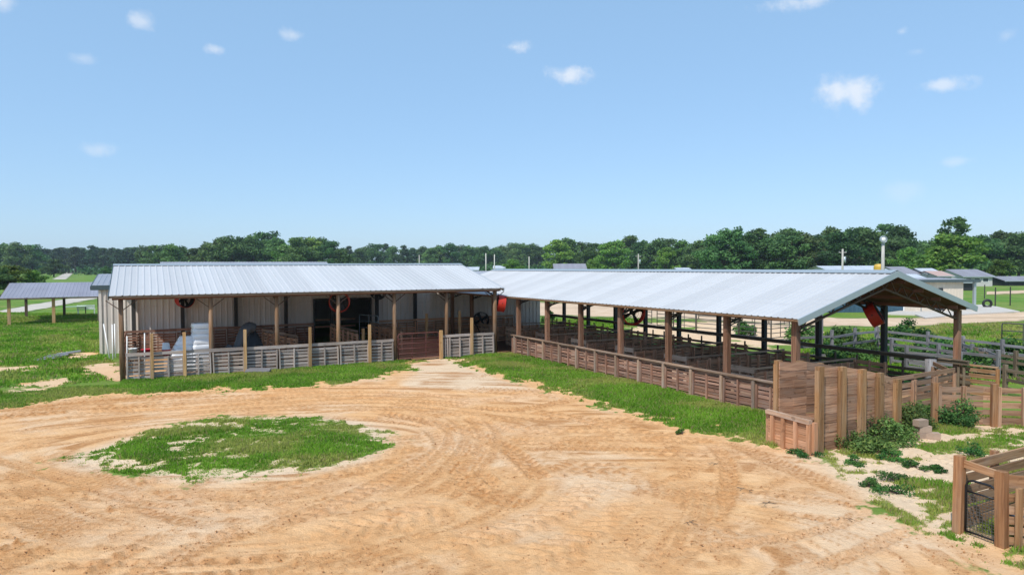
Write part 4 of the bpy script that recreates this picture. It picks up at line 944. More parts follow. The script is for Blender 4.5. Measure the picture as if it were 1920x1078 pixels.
# ------------------------------------------------------------------ leaves, plants and trees
def leaf_cloud(name, clumps, n, size, mat, parent=None, flat=.35, out=.5):
    """clumps: (centre, radii, shade); many small leaf faces spread through each clump's volume, denser outward"""
    vol = np.array([c[1][0] * c[1][1] * c[1][2] for c in clumps]) ** .72; pr = vol / vol.sum()
    ci = RNG.choice(len(clumps), n, p=pr)
    cc = np.array([c[0] for c in clumps])[ci]; rr = np.array([c[1] for c in clumps])[ci]; shd = np.array([c[2] for c in clumps])[ci]
    d = RNG.normal(size=(n, 3)); d /= np.linalg.norm(d, axis=1)[:, None]; rad = RNG.random(n) ** .42 * RNG.uniform(.8, 1.12, n)
    p = cc + d * rr * rad[:, None]
    nr = d * out + RNG.normal(size=(n, 3)) * .6 + np.array([0, 0, flat]); nr /= np.linalg.norm(nr, axis=1)[:, None]
    a = np.cross(nr, RNG.normal(size=(n, 3))); a /= np.linalg.norm(a, axis=1)[:, None]; b = np.cross(nr, a)
    s = (size * RNG.uniform(.55, 1.3, n))[:, None]
    V = np.stack([p - a * s, p - b * s * .55 + a * s * .1, p + a * s, p + b * s * .55 + a * s * .1], 1).reshape(-1, 3)
    rnd = np.clip(shd + RNG.normal(0, .16, n), 0, 1)
    me = mesh_np(name, V, np.arange(n * 4).reshape(-1, 4), mat, {'rnd': np.repeat(rnd, 4), 'lc': V})
    return link(name, me, parent)
def crown_clumps(w, h, z0, n, top=1., seed=0, irregular=.25):
    r = random.Random(seed); out = []
    for k in range(n):
        a = r.uniform(0, 2 * pi); q = r.random(); z = z0 + h * q
        prof = math.sin(pi * min(1, .12 + .88 * q) ** .8) ** .7 if q < .98 else .3
        rad = w / 2 * prof * math.sqrt(r.random()) * (1 + r.uniform(-irregular, irregular))
        s = w * r.uniform(.11, .2)
        out.append(((rad * cos(a), rad * sin(a), z), (s, s, s * r.uniform(.55, .85)), r.uniform(.15, .85)))
    return out
def make_tree(kind, label, cat='tree', seed=0, group=None):
    """unit-ish trees, about 18 m tall; copied and scaled later"""
    r = random.Random(seed)
    t = thing({'oak': 'oak_tree', 'pine': 'pine_tree', 'light': 'broadleaf_tree', 'tall': 'sparse_tree'}[kind], label, cat, group=group)
    if kind == 'pine':
        part('trunk', BARK, t, lambda m: m.tube([(0, 0, -.3), (.1, 0, 8), (.0, .1, 16.5)], [.32, .24, .06], 7), True)
        cl = []
        for k in range(46):
            z = r.uniform(4.2, 17.6); q = (z - 4.2) / 13.4; w = (3.3 * (1 - q ** 2.2) + .7); a = r.uniform(0, 2 * pi); rad = w * math.sqrt(r.random())
            s = r.uniform(.9, 1.7); cl.append(((rad * cos(a), rad * sin(a), z), (s, s, s * .7), r.uniform(.1, .9)))
        leaf_cloud('crown', cl, 4200, .42, LEAF_PINE, t)
    else:
        w, h, z0, n, nl, ls, mat = {'oak': (14, 13.5, 3.6, 46, 5200, .52, LEAF_OAK), 'light': (13, 13, 3.0, 44, 5200, .5, LEAF_LIGHT), 'tall': (9.5, 14, 4, 34, 2600, .45, LEAF_OAK)}[kind]
        tops = crown_clumps(w, h, z0, n, seed=seed)
        def trunk(m):
            m.tube([(0, 0, -.3), (.15, .1, 2.2), (.0, .2, 5.5), (.2, 0, 11)], [.48, .38, .28, .08], 8)
            for c in tops[::4]:
                b = Vector((.05, .1, r.uniform(2.4, 5))); e = Vector(c[0]); mid = b.lerp(e, .5) + Vector((0, 0, -.5))
                m.tube([b, mid, e], [.18, .1, .03], 5)
        part('trunk', BARK, t, trunk, True)
        leaf_cloud('crown', tops, nl, ls, mat, t)
    return t
TR = {}
def put_tree(kind, var, label, group, px, top, Yd, wide=1., name=None, deep=0.):
    key = (kind, var)
    if key not in TR: TR[key] = make_tree(kind, label, seed=hash(kind) % 97 * 0 + {'oak': 11, 'pine': 31, 'light': 51, 'tall': 71}[kind] + var); o = TR[key]
    else: o = dup(TR[key])
    tag(o, label, 'tree', group)
    p = ay(px, top, Yd); ht = {'oak': 17.2, 'pine': 17.8, 'light': 16.2, 'tall': 18.2}[kind]; s = p.z / ht
    o.location = (p.x, Yd, 0); o.scale = (s * wide, s * wide, s); o.rotation_euler = (0, 0, random.uniform(0, 6.28)); return o
PROF_L = [(-220, 458, 'oak'), (-150, 455, 'oak'), (-90, 459, 'oak'), (-30, 458, 'oak'), (4, 460, 'oak'), (30, 457, 'oak'), (58, 462, 'oak'), (84, 468, 'pine'), (106, 466, 'pine'), (122, 468, 'pine'), (140, 464, 'pine'), (156, 465, 'pine'), (172, 462, 'pine'), (190, 466, 'pine'), (208, 465, 'pine'), (226, 469, 'pine'), (240, 465, 'pine'), (256, 464, 'pine'), (276, 464, 'oak')] + [(q, 465 + (q * 7 % 5), 'pine') for q in range(76, 275, 13)]
for i, (px, ty, k) in enumerate(PROF_L):
    put_tree(k, i % 3, 'dark oak tree in the wood at the far left, beyond the open shed' if k == 'oak' else 'tall pine tree in the row beyond the left lawn', 'trees beyond the left lawn ' + k, px, ty, random.uniform(380, 430) if k == 'oak' else random.uniform(520, 580), 1.15 if k == 'oak' else 1.45)
PROF_M = [(296, 463, 'oak'), (318, 461, 'oak'), (340, 464, 'oak'), (366, 468, 'oak'), (388, 460, 'oak'), (408, 450, 'oak'), (428, 448, 'oak'), (452, 449, 'oak'), (475, 444, 'oak'), (500, 440, 'oak'), (520, 450, 'oak'), (540, 458, 'light'), (556, 449, 'oak'), (578, 450, 'light'), (604, 449, 'oak'), (618, 456, 'oak'), (640, 468, 'oak')]
for i, (px, ty, k) in enumerate(PROF_M):
    put_tree(k, i % 3, 'dark oak tree in the tall clump behind the left barn roof' if k == 'oak' else 'lighter green tree in the tall clump behind the left barn roof', 'trees behind the left barn ' + k, px, ty, random.uniform(300, 350), 1.2)
for i, px in enumerate(range(655, 1040, 17)):
    ty = 463 + 3 * sin(px * .05) + random.uniform(-2.5, 3); k = 'pine' if random.random() < .3 else 'oak'
    put_tree(k, i % 3, 'dark tree in the long low tree line between the two barns' if k == 'oak' else 'pine tree in the long low tree line between the two barns', 'trees between the barns ' + k, px, ty, random.uniform(470, 560), 1.25)
PROF_R = [(1045, 452), (1066, 450), (1088, 457), (1112, 459), (1132, 461), (1150, 451), (1180, 446), (1204, 455), (1228, 452), (1252, 451), (1276, 455), (1300, 458), (1320, 454), (1338, 456), (1354, 434), (1384, 428), (1420, 426), (1452, 440), (1474, 434), (1494, 431), (1514, 441), (1534, 446), (1562, 431), (1592, 427), (1612, 432), (1656, 417), (1684, 428), (1706, 456), (1728, 456), (1750, 452), (1846, 446), (1878, 438), (1912, 440), (1945, 438), (2000, 442), (2060, 440), (2130, 444), (2200, 441)]
for i, (px, ty) in enumerate(PROF_R):
    far = px < 1345; k = 'oak' if i % 5 else ('light' if far else 'oak')
    if px in (1384, 1420, 1494, 1592, 1656): k = 'tall'
    sec = ('in the tree line behind the right barn' if far else ('in the tall wood behind the gable end' if px < 1760 else 'at the far right edge of the view'))
    put_tree(k, i % 3, {'oak': 'dark oak tree ', 'light': 'bright green tree ', 'tall': 'tall loose crowned tree '}[k] + sec, 'trees ' + sec + ' ' + k, px, ty, random.uniform(300, 350) if far else random.uniform(215, 260), 1.2 if k != 'tall' else 1.3)
for i, (px, ty) in enumerate([(1365, 444), (1404, 442), (1440, 448), (1480, 446), (1526, 452), (1550, 445), (1580, 440), (1630, 436), (1672, 446), (1694, 452), (1860, 452), (1895, 450)]):
    sec = 'filling the wood behind the gable end' if px < 1760 else 'filling the wood at the far right'
    put_tree('oak', i % 3, 'dense dark oak tree ' + sec, 'trees ' + sec, px, ty, random.uniform(205, 230), 1.35)
put_tree('light', 0, 'round light green tree standing before the dark wood, over the right barn ridge', None, 1250, 466, 250, .95)
put_tree('light', 1, 'small yellow green tree just left of the right barn ridge end', None, 962, 489, 230, 1.6)
put_tree('light', 2, 'broad light green tree by the houses at right', None, 1788, 438, 152, 1.5)
put_tree('tall', 1, 'tall sparse tree rising out of the broad light green tree', None, 1790, 404, 158, 1.15)
put_tree('light', 1, 'light green shrub like tree behind the round light tree', None, 1700, 468, 170, 1.3)
put_tree('light', 2, 'small yellow green tree by the grey roof behind the ridge', None, 1112, 486, 240, 1.2)
put_tree('light', 0, 'yellow green bush tree at the left edge above the open shed', None, 22, 500, 108, 2.0)
put_tree('light', 1, 'low green bush tree right of the yellow green one', None, 60, 510, 112, 1.6)
put_tree('oak', 2, 'dark green bush tree at the far left edge', None, -22, 498, 104, 2.2)
put_tree('oak', 1, 'round dark bush by the far lane', None, 200, 500, 300, 1.6)
put_tree('oak', 0, 'round dark tree over the middle of the lane end', None, 100, 488, 330, 1.7)
# the far wood that reads as one mass, and its undergrowth
cl = []
for px in np.arange(-420, 2420, 7):
    Yd = 620 if px < 1340 else 300
    if 1715 < px < 1850 and False: continue
    p = ay(px, 470 + random.uniform(-2, 8), Yd + random.uniform(0, 40)); 
    for k in range(3 if px > 290 else 7):
        q = random.uniform(.15, .92); s = p.z * random.uniform(.12, .22); cl.append(((p.x + random.uniform(-4, 4), p.y + random.uniform(-5, 5), p.z * q), (s * 1.3, s * 1.3, s), random.uniform(.05, .6)))
    p = ay(px, 490, (430 if px < 1340 else 265) if px > 150 else 600); cl.append(((p.x, p.y, 2.2), (4.5 * p.y / 430 + 1, 3, 3.2), random.uniform(.05, .45)))
tag(leaf_cloud('woodland', cl, 60000, 1.15, LEAF_OAK), 'dark continuous wood along the horizon behind the single trees', 'woodland', kind='stuff')

def plant(name, label, loc, w, h, n, leaf, mat, group=None, seed=0, cat='plant'):
    r = random.Random(seed); t = thing(name, label, cat, loc, 0, group)
    cl = []
    for k in range(max(7, int(n / 90))):
        a = r.uniform(0, 2 * pi); rad = w / 2 * math.sqrt(r.random()); z = h * r.uniform(.18, .92) * (1 - .55 * (rad / (w / 2)) ** 2); s = r.uniform(.12, .24) * w
        cl.append(((rad * cos(a), rad * sin(a), z), (s, s, min(s, h * .3)), r.uniform(.1, .9)))
    part('stem', BARK, t, lambda m: [m.tube([(0, 0, -.02), (c[0][0] * .5, c[0][1] * .5, c[0][2] * .6), c[0]], [.012, .009, .004], 4) for c in cl])
    leaf_cloud('foliage', cl, n, leaf, mat, t, flat=.5)
    return t
for k, (px, py, w, h, nm) in enumerate(((1575, 835, .75, .5, 'leftmost, against the chute post'), (1615, 832, 1.1, .62, 'below the middle of the tall chute'), (1662, 826, 1.1, .6, 'below the low end of the tall chute'), (1705, 806, 1.0, .75, 'left of the stacked blocks'), (1640, 850, .9, .34, 'lowest, spreading on the sand'), (1800, 800, 1.0, .7, 'right of the stacked blocks'), (1742, 790, .7, .55, 'behind the stacked blocks'))):
    plant('bush', 'dark green bush ' + nm, gp(px, py), w, h, 2600, .036, LEAF_BUSH, 'bushes along the loading chute', k + 3, 'bush')
for k, (px, py, w, h, nm) in enumerate(((1510, 853, .65, .16, 'low plant right below the wooden dock'), (1628, 912, .42, .2, 'small blue green plant on the sand'), (1675, 900, .7, .15, 'bright creeping plant beside the small blue green one'), (1720, 878, .5, .17, 'plant on the pale sand above the creeping one'), (1752, 882, .35, .12, 'smallest plant near the reddish post'), (1690, 925, .9, .16, 'wide creeping weed in the grass patch'), (1595, 868, .5, .18, 'grassy weed below the bushes'), (1820, 855, .6, .3, 'weed behind the near pen rail'), (1670, 862, .6, .2, 'weed under the lowest bush'), (1250 + 30, 703 + 110, .3, .1, 'tiny weed at the edge of the tall grass'))):
    plant('weed', nm, gp(px, py), w, h, 900, .022, LEAF_WEED if k != 1 else LEAF_BUSH, 'low weeds on the sand', k + 20, 'weed')
for k in range(42):
    px = random.choice((1560, 1600, 1640) if k % 4 == 0 else (1690, 1720, 1745, 1770, 1790, 1830, 1850, 1870, 1890, 1912)) + random.uniform(-14, 14); py = random.uniform(672, 712) if px > 1760 else random.uniform(655, 690)
    plant('garden_plant', 'leafy bright green garden plant behind the right barn gable', gp(px, py), random.uniform(1.1, 1.9), random.uniform(.6, 1.0), 1000, .075, LEAF_WEED, 'leafy green plants behind the gable end', k + 60)
for k, (px, py, w, h, nm) in enumerate(((1586, 652, 1.5, 1.2, 'round dark shrub by the grey rail fence'), (1500, 640, 1.6, 1.2, 'green shrub between the front gable post and the pipe panels'), (1395, 628, 1.2, .8, 'green shrub in the sandy corral'), (1700, 640, 2.0, 1.2, 'wide light shrub among the grey rails'), (1030, 606, .9, 1.1, 'small leafy shrub at the end of the warehouse wall'), (1905, 690, 1.6, 1.5, 'tall leafy shrub at the right edge'))):
    plant('shrub', nm, gp(px, py), w, h, 1500, .09, LEAF_BUSH if k < 2 else LEAF_WEED, None, k + 90, 'shrub')

# concrete blocks by the chute
for k, (dx, dy, dz, rz, nm) in enumerate(((0, 0, 0, .3, 'bottom block of the small pile by the bushes'), (.24, -.02, 0, -.2, 'right hand block of the small pile by the bushes'), (.05, .02, .155, .15, 'middle block of the small pile by the bushes'), (-.03, .0, .31, .4, 'topmost block of the small pile by the bushes'))):
    o = tag(part('concrete_block', BLOCK, None, lambda m: m.box(-.16, .16, -.085, .085, .0, .15)), nm, 'block', 'pile of blocks by the bushes'); o.location = gp(1728, 822) + Vector((dx, dy, dz)); o.rotation_euler = (0, 0, rz)
# dead twigs and clods on the sand
def twigs(m):
    for px, py in ((1210 + 230, 945), (1400, 922), (1390, 918), (1590, 975), (1340, 870), (1290, 980), (1440, 948)):
        c = gp(px, py)
        for k in range(5):
            a = random.uniform(0, 6.28); l = random.uniform(.08, .2); m.tube([c + Vector((random.uniform(-.1, .1), random.uniform(-.1, .1), .015)), c + Vector((cos(a) * l, sin(a) * l, random.uniform(.01, .03)))], .003, 4)
tag(part('twigs', BARK, None, twigs), 'dead twigs scattered on the sand', 'twigs', kind='stuff')
n = 26000; px = RNG.uniform(-20, 1940, n); py = 720 + 360 * RNG.random(n) ** .8; pts = np.array([gp(a, b) for a, b in zip(px, py)])
dd = damp[np.clip(np.searchsorted(GY, pts[:, 1]), 0, NYg - 1), np.clip(np.searchsorted(GX, pts[:, 0]), 0, NXg - 1)] + RNG.uniform(-.1, .2, n)
ok = (sdf(YARD, pts[:, 0], pts[:, 1]) > .2) & (sdf(ISLAND, pts[:, 0], pts[:, 1]) < 0) & (dd > .45); pts = pts[ok]; n = len(pts)
oc = np.array([(1, 0, 0), (0, 1, 0), (-1, 0, 0), (0, -1, 0), (0, 0, 1), (0, 0, -1)], float); of = np.array([(0, 1, 4), (1, 2, 4), (2, 3, 4), (3, 0, 4), (1, 0, 5), (2, 1, 5), (3, 2, 5), (0, 3, 5)])
sz = RNG.uniform(.005, .013, n) * (RNG.random(n) ** 4 + .6); pz = zat(pts[:, 0], pts[:, 1])
V = (oc[None] * (1 + RNG.normal(0, .25, (n, 6, 3)))) * sz[:, None, None] * np.array([1.2, 1.2, .8]) + np.stack([pts[:, 0], pts[:, 1], pz + sz * .3], 1)[:, None]
CLOD = m_plain('sand_clod', (.40, .20, .085), .95, 0, .3, 20)
tag(link('clods', mesh_np('clods', V.reshape(-1, 3), (of[None] + 6 * np.arange(n)[:, None, None]).reshape(-1, 3), CLOD, {'rnd': np.repeat(RNG.random(n), 6)})), 'small clods of orange sand thrown up by wheels', 'clods', kind='stuff')

# ------------------------------------------------------------------ fences, panels and buildings beyond
def rail_fence(label, pts, h=1.2, mat=W_FIELD, n=3, gap=2.4):
    p0 = pts[0]; t = thing('rail_fence', label, 'fence', (p0.x, p0.y, 0))
    rel = [Vector((p.x - p0.x, p.y - p0.y, 0)) for p in pts]
    for a, b in zip(rel, rel[1:]):
        m_ = max(1, int(round((b - a).length / gap)))
        for k in range(m_ + (b == rel[-1])):
            q = a.lerp(b, k / m_); part('post', mat, t, lambda m: m.box(q.x - .055, q.x + .055, q.y - .055, q.y + .055, -.1, h + random.uniform(.02, .12)))
        part('rail', mat, t, lambda m: [m.bar(a.lerp(b, k / m_) + Vector((0, -.09, z + random.uniform(-.03, .03))), a.lerp(b, (k + 1) / m_) + Vector((0, -.075, z + random.uniform(-.03, .03))), .035, .10) for k in range(m_) for z in [h * (j + .75) / (n + .25) for j in range(n)]])
    return t
def tp(px, py, z): p = gp(px, py, z); return Vector((p.x, p.y, 0))
rail_fence('grey weathered rail fence behind the gable, left run up to the thick post', [tp(1490, 627, 1.2), tp(1560, 625, 1.2), tp(1643, 613, 1.25)], 1.25)
rail_fence('grey weathered rail fence behind the gable, right run along the road', [tp(1646, 613, 1.25), tp(1740, 624, 1.2), tp(1880, 640, 1.2), tp(1990, 652, 1.2)], 1.2, W_FIELD, 4, 1.9)
rail_fence('second grey rail fence nearer the barn, among the green plants', [tp(1672, 641, 1.0), tp(1760, 653, .95), tp(1872, 666, .95)], 1.05, W_FIELD, 3, 2.0)
rail_fence('grey rail fence crossing the green weeds behind the right gable post', [tp(1700, 655, .9), tp(1800, 664, .9)], .95, W_FIELD, 3, 1.5)
rail_fence('dark thin rail fence nearest the board gate among the weeds', [tp(1830, 655, 1.), tp(1990, 676, 1.)], 1.05, W_DARK, 4, 1.6)
rail_fence('short grey rail fence closing the working pen at right', [tp(1802, 634, 1.15), tp(1872, 665, 1.0)], 1.05, W_FIELD, 4, 1.6)
rail_fence('dark low fence behind the short board gate', [tp(1885, 688, .9), tp(1970, 702, .9)], .95, W_DARK, 3, 1.4)
tag(part('wooden_post', W_FIELD, None, lambda m: m.box(-.14, .14, -.14, .14, -.1, 1.75)), 'tall pale square post in the rail fence left of the gable', 'post').location = tp(1536, 592, 1.7)
def pipe_panel(label, px0, py0, px1, py1, h=1.45, rails=5):
    t, ln = gate('corral_fence', label, gp(px0, py0), gp(px1, py1), h, PIPE, rails, 1, .03, z0=.18, cat='corral fence'); t['group'] = 'pipe corral panels'
    return t
for a in ((1206, 607, 1222, 611, 'leftmost, by the far dark post'), (1232, 614, 1262, 618, 'second from the left'), (1263, 619, 1304, 626, 'third from the left'), (1306, 627, 1384, 634, 'front row between two wooden posts'), (1386, 634, 1445, 640, 'front row beside the near wooden post'), (1310, 603, 1380, 607, 'back row, left'), (1382, 607, 1440, 612, 'back row, middle'), (1442, 612, 1500, 616, 'back row, right'), (1446, 640, 1480, 636, 'last in the front row')):
    pipe_panel('grey pipe corral panel, ' + a[4], *a[:4])
pipe_panel('dark pipe panel standing at the right edge of the view', 1878, 655, 1960, 662, 1.3, 3)

bd = thing('farm_building', 'low beige and teal metal building with a concrete apron', 'building', gp(1695, 585), .06)
def loc_px(px): return (gp(px, 585) - gp(1695, 585)).x
x0, x1, xt = loc_px(1440), loc_px(1815), loc_px(1838); BH = 2.75
ribbed('wall', BEIGE, bd, 0, x1, (0, -.05), (0, BH), .3, .02, .06)
ribbed('teal_wall', TEAL, bd, x0, -.0, (.02, -.05), (.02, BH), .4, .04, .12)
part('end_wall', BEIGE, bd, lambda m: (m.box(x1 - .08, x1, .05, 9, -.05, BH), m.box(x0, x0 + .08, .05, 9, -.05, BH), m.box(x0, x1, 8.9, 9, -.05, BH)))
bt = ribbed('roof', ROOF_DIM, bd, x0 - .3, xt + .3, (-.35, BH + .05), (4.5, BH + .14), .3); ribbed('rear_roof', ROOF_DIM, bd, x0 - .3, xt + .3, (9.4, BH + .05), (4.5, BH + .14), .3)
part('fascia', TRIMD, bd, lambda m: (m.box(x0 - .3, xt + .3, -.38, -.34, BH - .14, BH + .1), m.box(xt + .26, xt + .3, -.34, 9, BH - .14, BH + .04)))
part('porch_post', TRIM, bd, lambda m: (m.box(xt - .1, xt + .1, -.1, .1, -.05, BH), m.box(xt - .1, xt + .1, 8.7, 8.9, -.05, BH)))
part('door', HDARK, bd, lambda m: m.box(loc_px(1752), loc_px(1775), -.06, -.032, 0, 1.1)); part('window', HDARK, bd, lambda m: m.box(loc_px(1764), loc_px(1773), -.06, -.032, 1.75, 2.1))
part('white_door_trim', WHITEP, bd, lambda m: m.box(-.12, -.02, -.08, -.045, 0, BH - .2))
hr = thing('pipe_rail', 'white pipe hitching rail on the concrete apron', 'rail', gp(1727, 586), .05)
part('rail', TRIM, hr, lambda m: m.tube([(0, 0, 0), (0, 0, .75), (1.3, 0, .75), (1.3, 0, 0)], .05, 8), True)

def house(name, label, px0, px1, ybase, yeave, yridge, roofm, wallm=HWALL, rz=0., depth=7., nwin=2, cat='house'):
    a, b = gp(px0, ybase), gp(px1, ybase); Yd = (a.y + b.y) / 2; w = b.x - a.x
    ez = ay(px0, yeave, Yd).z; rzv = ay(px0, yridge, Yd + depth / 2).z
    t = thing(name, label, cat, a, rz)
    part('wall', wallm, t, lambda m: m.box(0, w, 0, depth, -.1, ez))
    for gx in (.05, w - .15):
        part('gable_wall', wallm, t, lambda m: m.raw([(gx, 0.01, ez - .02), (gx, depth - .01, ez - .02), (gx, depth / 2, rzv - .08), (gx + .1, 0.01, ez - .02), (gx + .1, depth - .01, ez - .02), (gx + .1, depth / 2, rzv - .08)], [(0, 1, 2), (5, 4, 3), (0, 3, 4, 1), (1, 4, 5, 2), (2, 5, 3, 0)]))
    ribbed('roof', roofm, t, -.35, w + .35, (-.45, ez - .05), (depth / 2, rzv), .4, .02); ribbed('rear_roof', roofm, t, -.35, w + .35, (depth + .45, ez - .05), (depth / 2, rzv), .4, .02)
    part('fascia', TRIM, t, lambda m: (m.box(-.35, w + .35, -.47, -.44, ez - .2, ez - .04), m.bar((w + .37, -.45, ez - .12), (w + .37, depth / 2, rzv - .08), .03, .16)))
    for k in range(nwin):
        x = w * (k + .6) / (nwin + .4); hgt = min(1.1, ez * .4)
        f = part('window', WHITEP, t, lambda m: (m.box(x - .6, x + .6, -.06, -.005, ez * .42, ez * .42 + .08), m.box(x - .6, x + .6, -.06, -.005, ez * .42 + hgt - .08, ez * .42 + hgt), m.box(x - .6, x - .52, -.06, -.005, ez * .42 + .08, ez * .42 + hgt - .08), m.box(x + .52, x + .6, -.06, -.005, ez * .42 + .08, ez * .42 + hgt - .08)))
        part('pane', GLASS, f, lambda m: m.box(x - .515, x + .515, -.03, -.012, ez * .42 + .085, ez * .42 + hgt - .085))
    part('door', HDARK, t, lambda m: m.box(w * .12, w * .12 + .95, -.05, -.006, 0, min(2.0, ez - .3)))
    return t
house('long_shed', 'long grey roofed shed behind the near end of the right barn ridge', 1556, 1672, 545, 508, 498.5, HROOFW, nwin=3, depth=9, cat='shed')
house('house', 'grey gabled house just right of the barn peak', 1692, 1738, 540, 514, 500, HROOF, nwin=1, rz=.35)
house('house', 'small house with pale blue roof below the gabled house', 1690, 1742, 548, 524, 514, HROOFW, nwin=1)
house('house', 'house with white roof between the grey gable and the pink roof', 1738, 1768, 540, 513, 503, HROOFW, nwin=1)
house('house', 'house with faded pink roof beside the white roofed one', 1758, 1786, 541, 517, 508, HROOFP, nwin=1)
house('house', 'wide grey roofed pale house under the broad light tree', 1806, 1866, 537, 518, 505, HROOF, nwin=3, depth=10)
house('shed', 'dark low shed at the far right beyond the field', 1884, 1950, 536, 526, 518, HROOF, HDARK, nwin=0, cat='shed')
house('carport', 'long open dark framed carport above the beige building', 1758, 1830, 545, 529, 525, HROOF, HDARK, nwin=0, cat='shed')
house('house', 'house with grey hip like roof over the right barn ridge', 1040, 1100, 522, 504, 494.5, HROOF, nwin=2, depth=9)
house('shed', 'small pale roof just right of the left barn roof end', 876, 896, 524, 506, 500.5, HROOFW, nwin=1, cat='shed')
house('shed', 'white roofed shed at the far end of the right barn ridge', 926, 946, 522, 503, 498, HROOFW, nwin=1, cat='shed')
house('shed', 'tiny grey roof showing over the middle of the right barn ridge', 1270, 1296, 521, 505, 502, HROOFW, nwin=1, cat='shed')
for k, (px, py, z) in enumerate(((1866, 575, 1.9), (1894, 573, 1.9), (1846, 560, 1.7))):
    tag(part('field_post', COLUMN, None, lambda m: m.tube([(0, 0, -.1), (0, 0, z)], .06, 6)), 'thin dark post standing in the far right field, ' + ('nearest the tyre', 'nearest the right edge', 'behind the apron corner')[k], 'post').location = gp(px, py)
put_tree('oak', 1, 'dark round tree between the grey gable and the white roofed house', None, 1746, 486, 190, 1.2)
put_tree('light', 2, 'small round tree at the right end of the wide pale house', None, 1876, 486, 150, 1.3)
yb = thing('feed_bin', 'yellow bin beside the foot of the light pole', 'bin', ay(1648, 545, 84) * 1 , 0); yb.location.z = 0
part('hopper', YEL, yb, lambda m: m.lathe([(.01, 1.5), (.2, 1.5), (.6, 2.4), (.62, 3.95), (.45, 4.25), (.01, 4.3)], 16))
for a in (0, 1, 2, 3): part('leg', STEEL, yb, lambda m: m.tube([(.5 * cos(a * pi / 2 + .7), .5 * sin(a * pi / 2 + .7), 0), (.5 * cos(a * pi / 2 + .7), .5 * sin(a * pi / 2 + .7), 2.5)], .05, 6))
def pole(label, px, ytop, Yd, r=.14, cross=True):
    p = ay(px, ytop, Yd); t = thing('utility_pole', label, 'pole', (p.x, p.y, 0), 0, 'utility poles')
    part('shaft', POLEG, t, lambda m: m.tube([(0, 0, -.3), (0, 0, p.z)], [r * 1.25, r * .85], 8), True)
    if cross:
        part('crossarm', POLEG, t, lambda m: m.box(-.6, .6, -.04, .04, p.z - .6, p.z - .5))
        for x in (-.55, 0, .55): part('insulator', TRIM, t, lambda m: m.tube([(x, 0, p.z - .5), (x, 0, p.z - .34)], .04, 6))
        part('transformer', TRIM, t, lambda m: m.tube([(.32, 0, p.z - 2.2), (.32, 0, p.z - 1.2)], .22, 10), True)
    return t
pole('utility pole with crossarm left of the round lamp pole', 1580, 467, 110, .16)
pole('utility pole over the middle of the right barn ridge', 1197, 476, 150, .15)
for px, ty, nm in ((786, 478, 'over the left barn ridge'), (911, 475, 'left of the pair at the gap between the barns'), (927, 477, 'right of the pair at the gap between the barns'), (992, 481, 'above the far end of the right barn')):
    pole('thin distant pole ' + nm, px, ty, 190, .14, False)
p = ay(1656, 445, 76); lp = thing('lamp_pole', 'tall pale pole carrying a round white disc lamp', 'lamp pole', (p.x, p.y, 0))
part('shaft', POLEG, lp, lambda m: m.tube([(0, 0, -.3), (0, 0, p.z)], [.22, .15], 10), True)
part('lamp_disc', TRIM, lp, lambda m: (m.tube([(-.1, -.3, p.z - .25), (-.1, -.12, p.z - .25)], [.36, .40], 20), m.ring((-.1, -.3, p.z - .25), (0, 1, 0), .36, .05, 20)), True)
part('lens', WHITEP, lp, lambda m: m.tube([(-.1, -.36, p.z - .25), (-.1, -.301, p.z - .25)], [.2, .26], 16), True)
part('bracket', STEEL, lp, lambda m: m.box(-.2, .1, -.13, .05, p.z - .35, p.z - .2))
ws = thing('power_lines', 'thin power lines strung along the tree line to the crossarm pole', 'power lines')
A_, B_ = ay(1580, 472, 110), ay(1197, 482, 150)
for dz in (0, -.5): part('wire', STEEL, ws, lambda m: m.tube([A_.lerp(B_, k / 14) + Vector((0, 0, dz - 1.3 * (1 - (k / 7 - 1) ** 2))) for k in range(15)], .02, 4))
part('guy_wire', STEEL, ws, lambda m: m.tube([ay(1580, 474, 110), ay(1606, 500, 110)], .025, 4))
tag(part('tyre', BLACK, None, lambda m: m.ring((0, 0, .45), (0.3, 1, 0), .33, .12, 20, 8), True), 'black tyre standing on the grass by the beige building', 'tyre').location = gp(1851, 578)

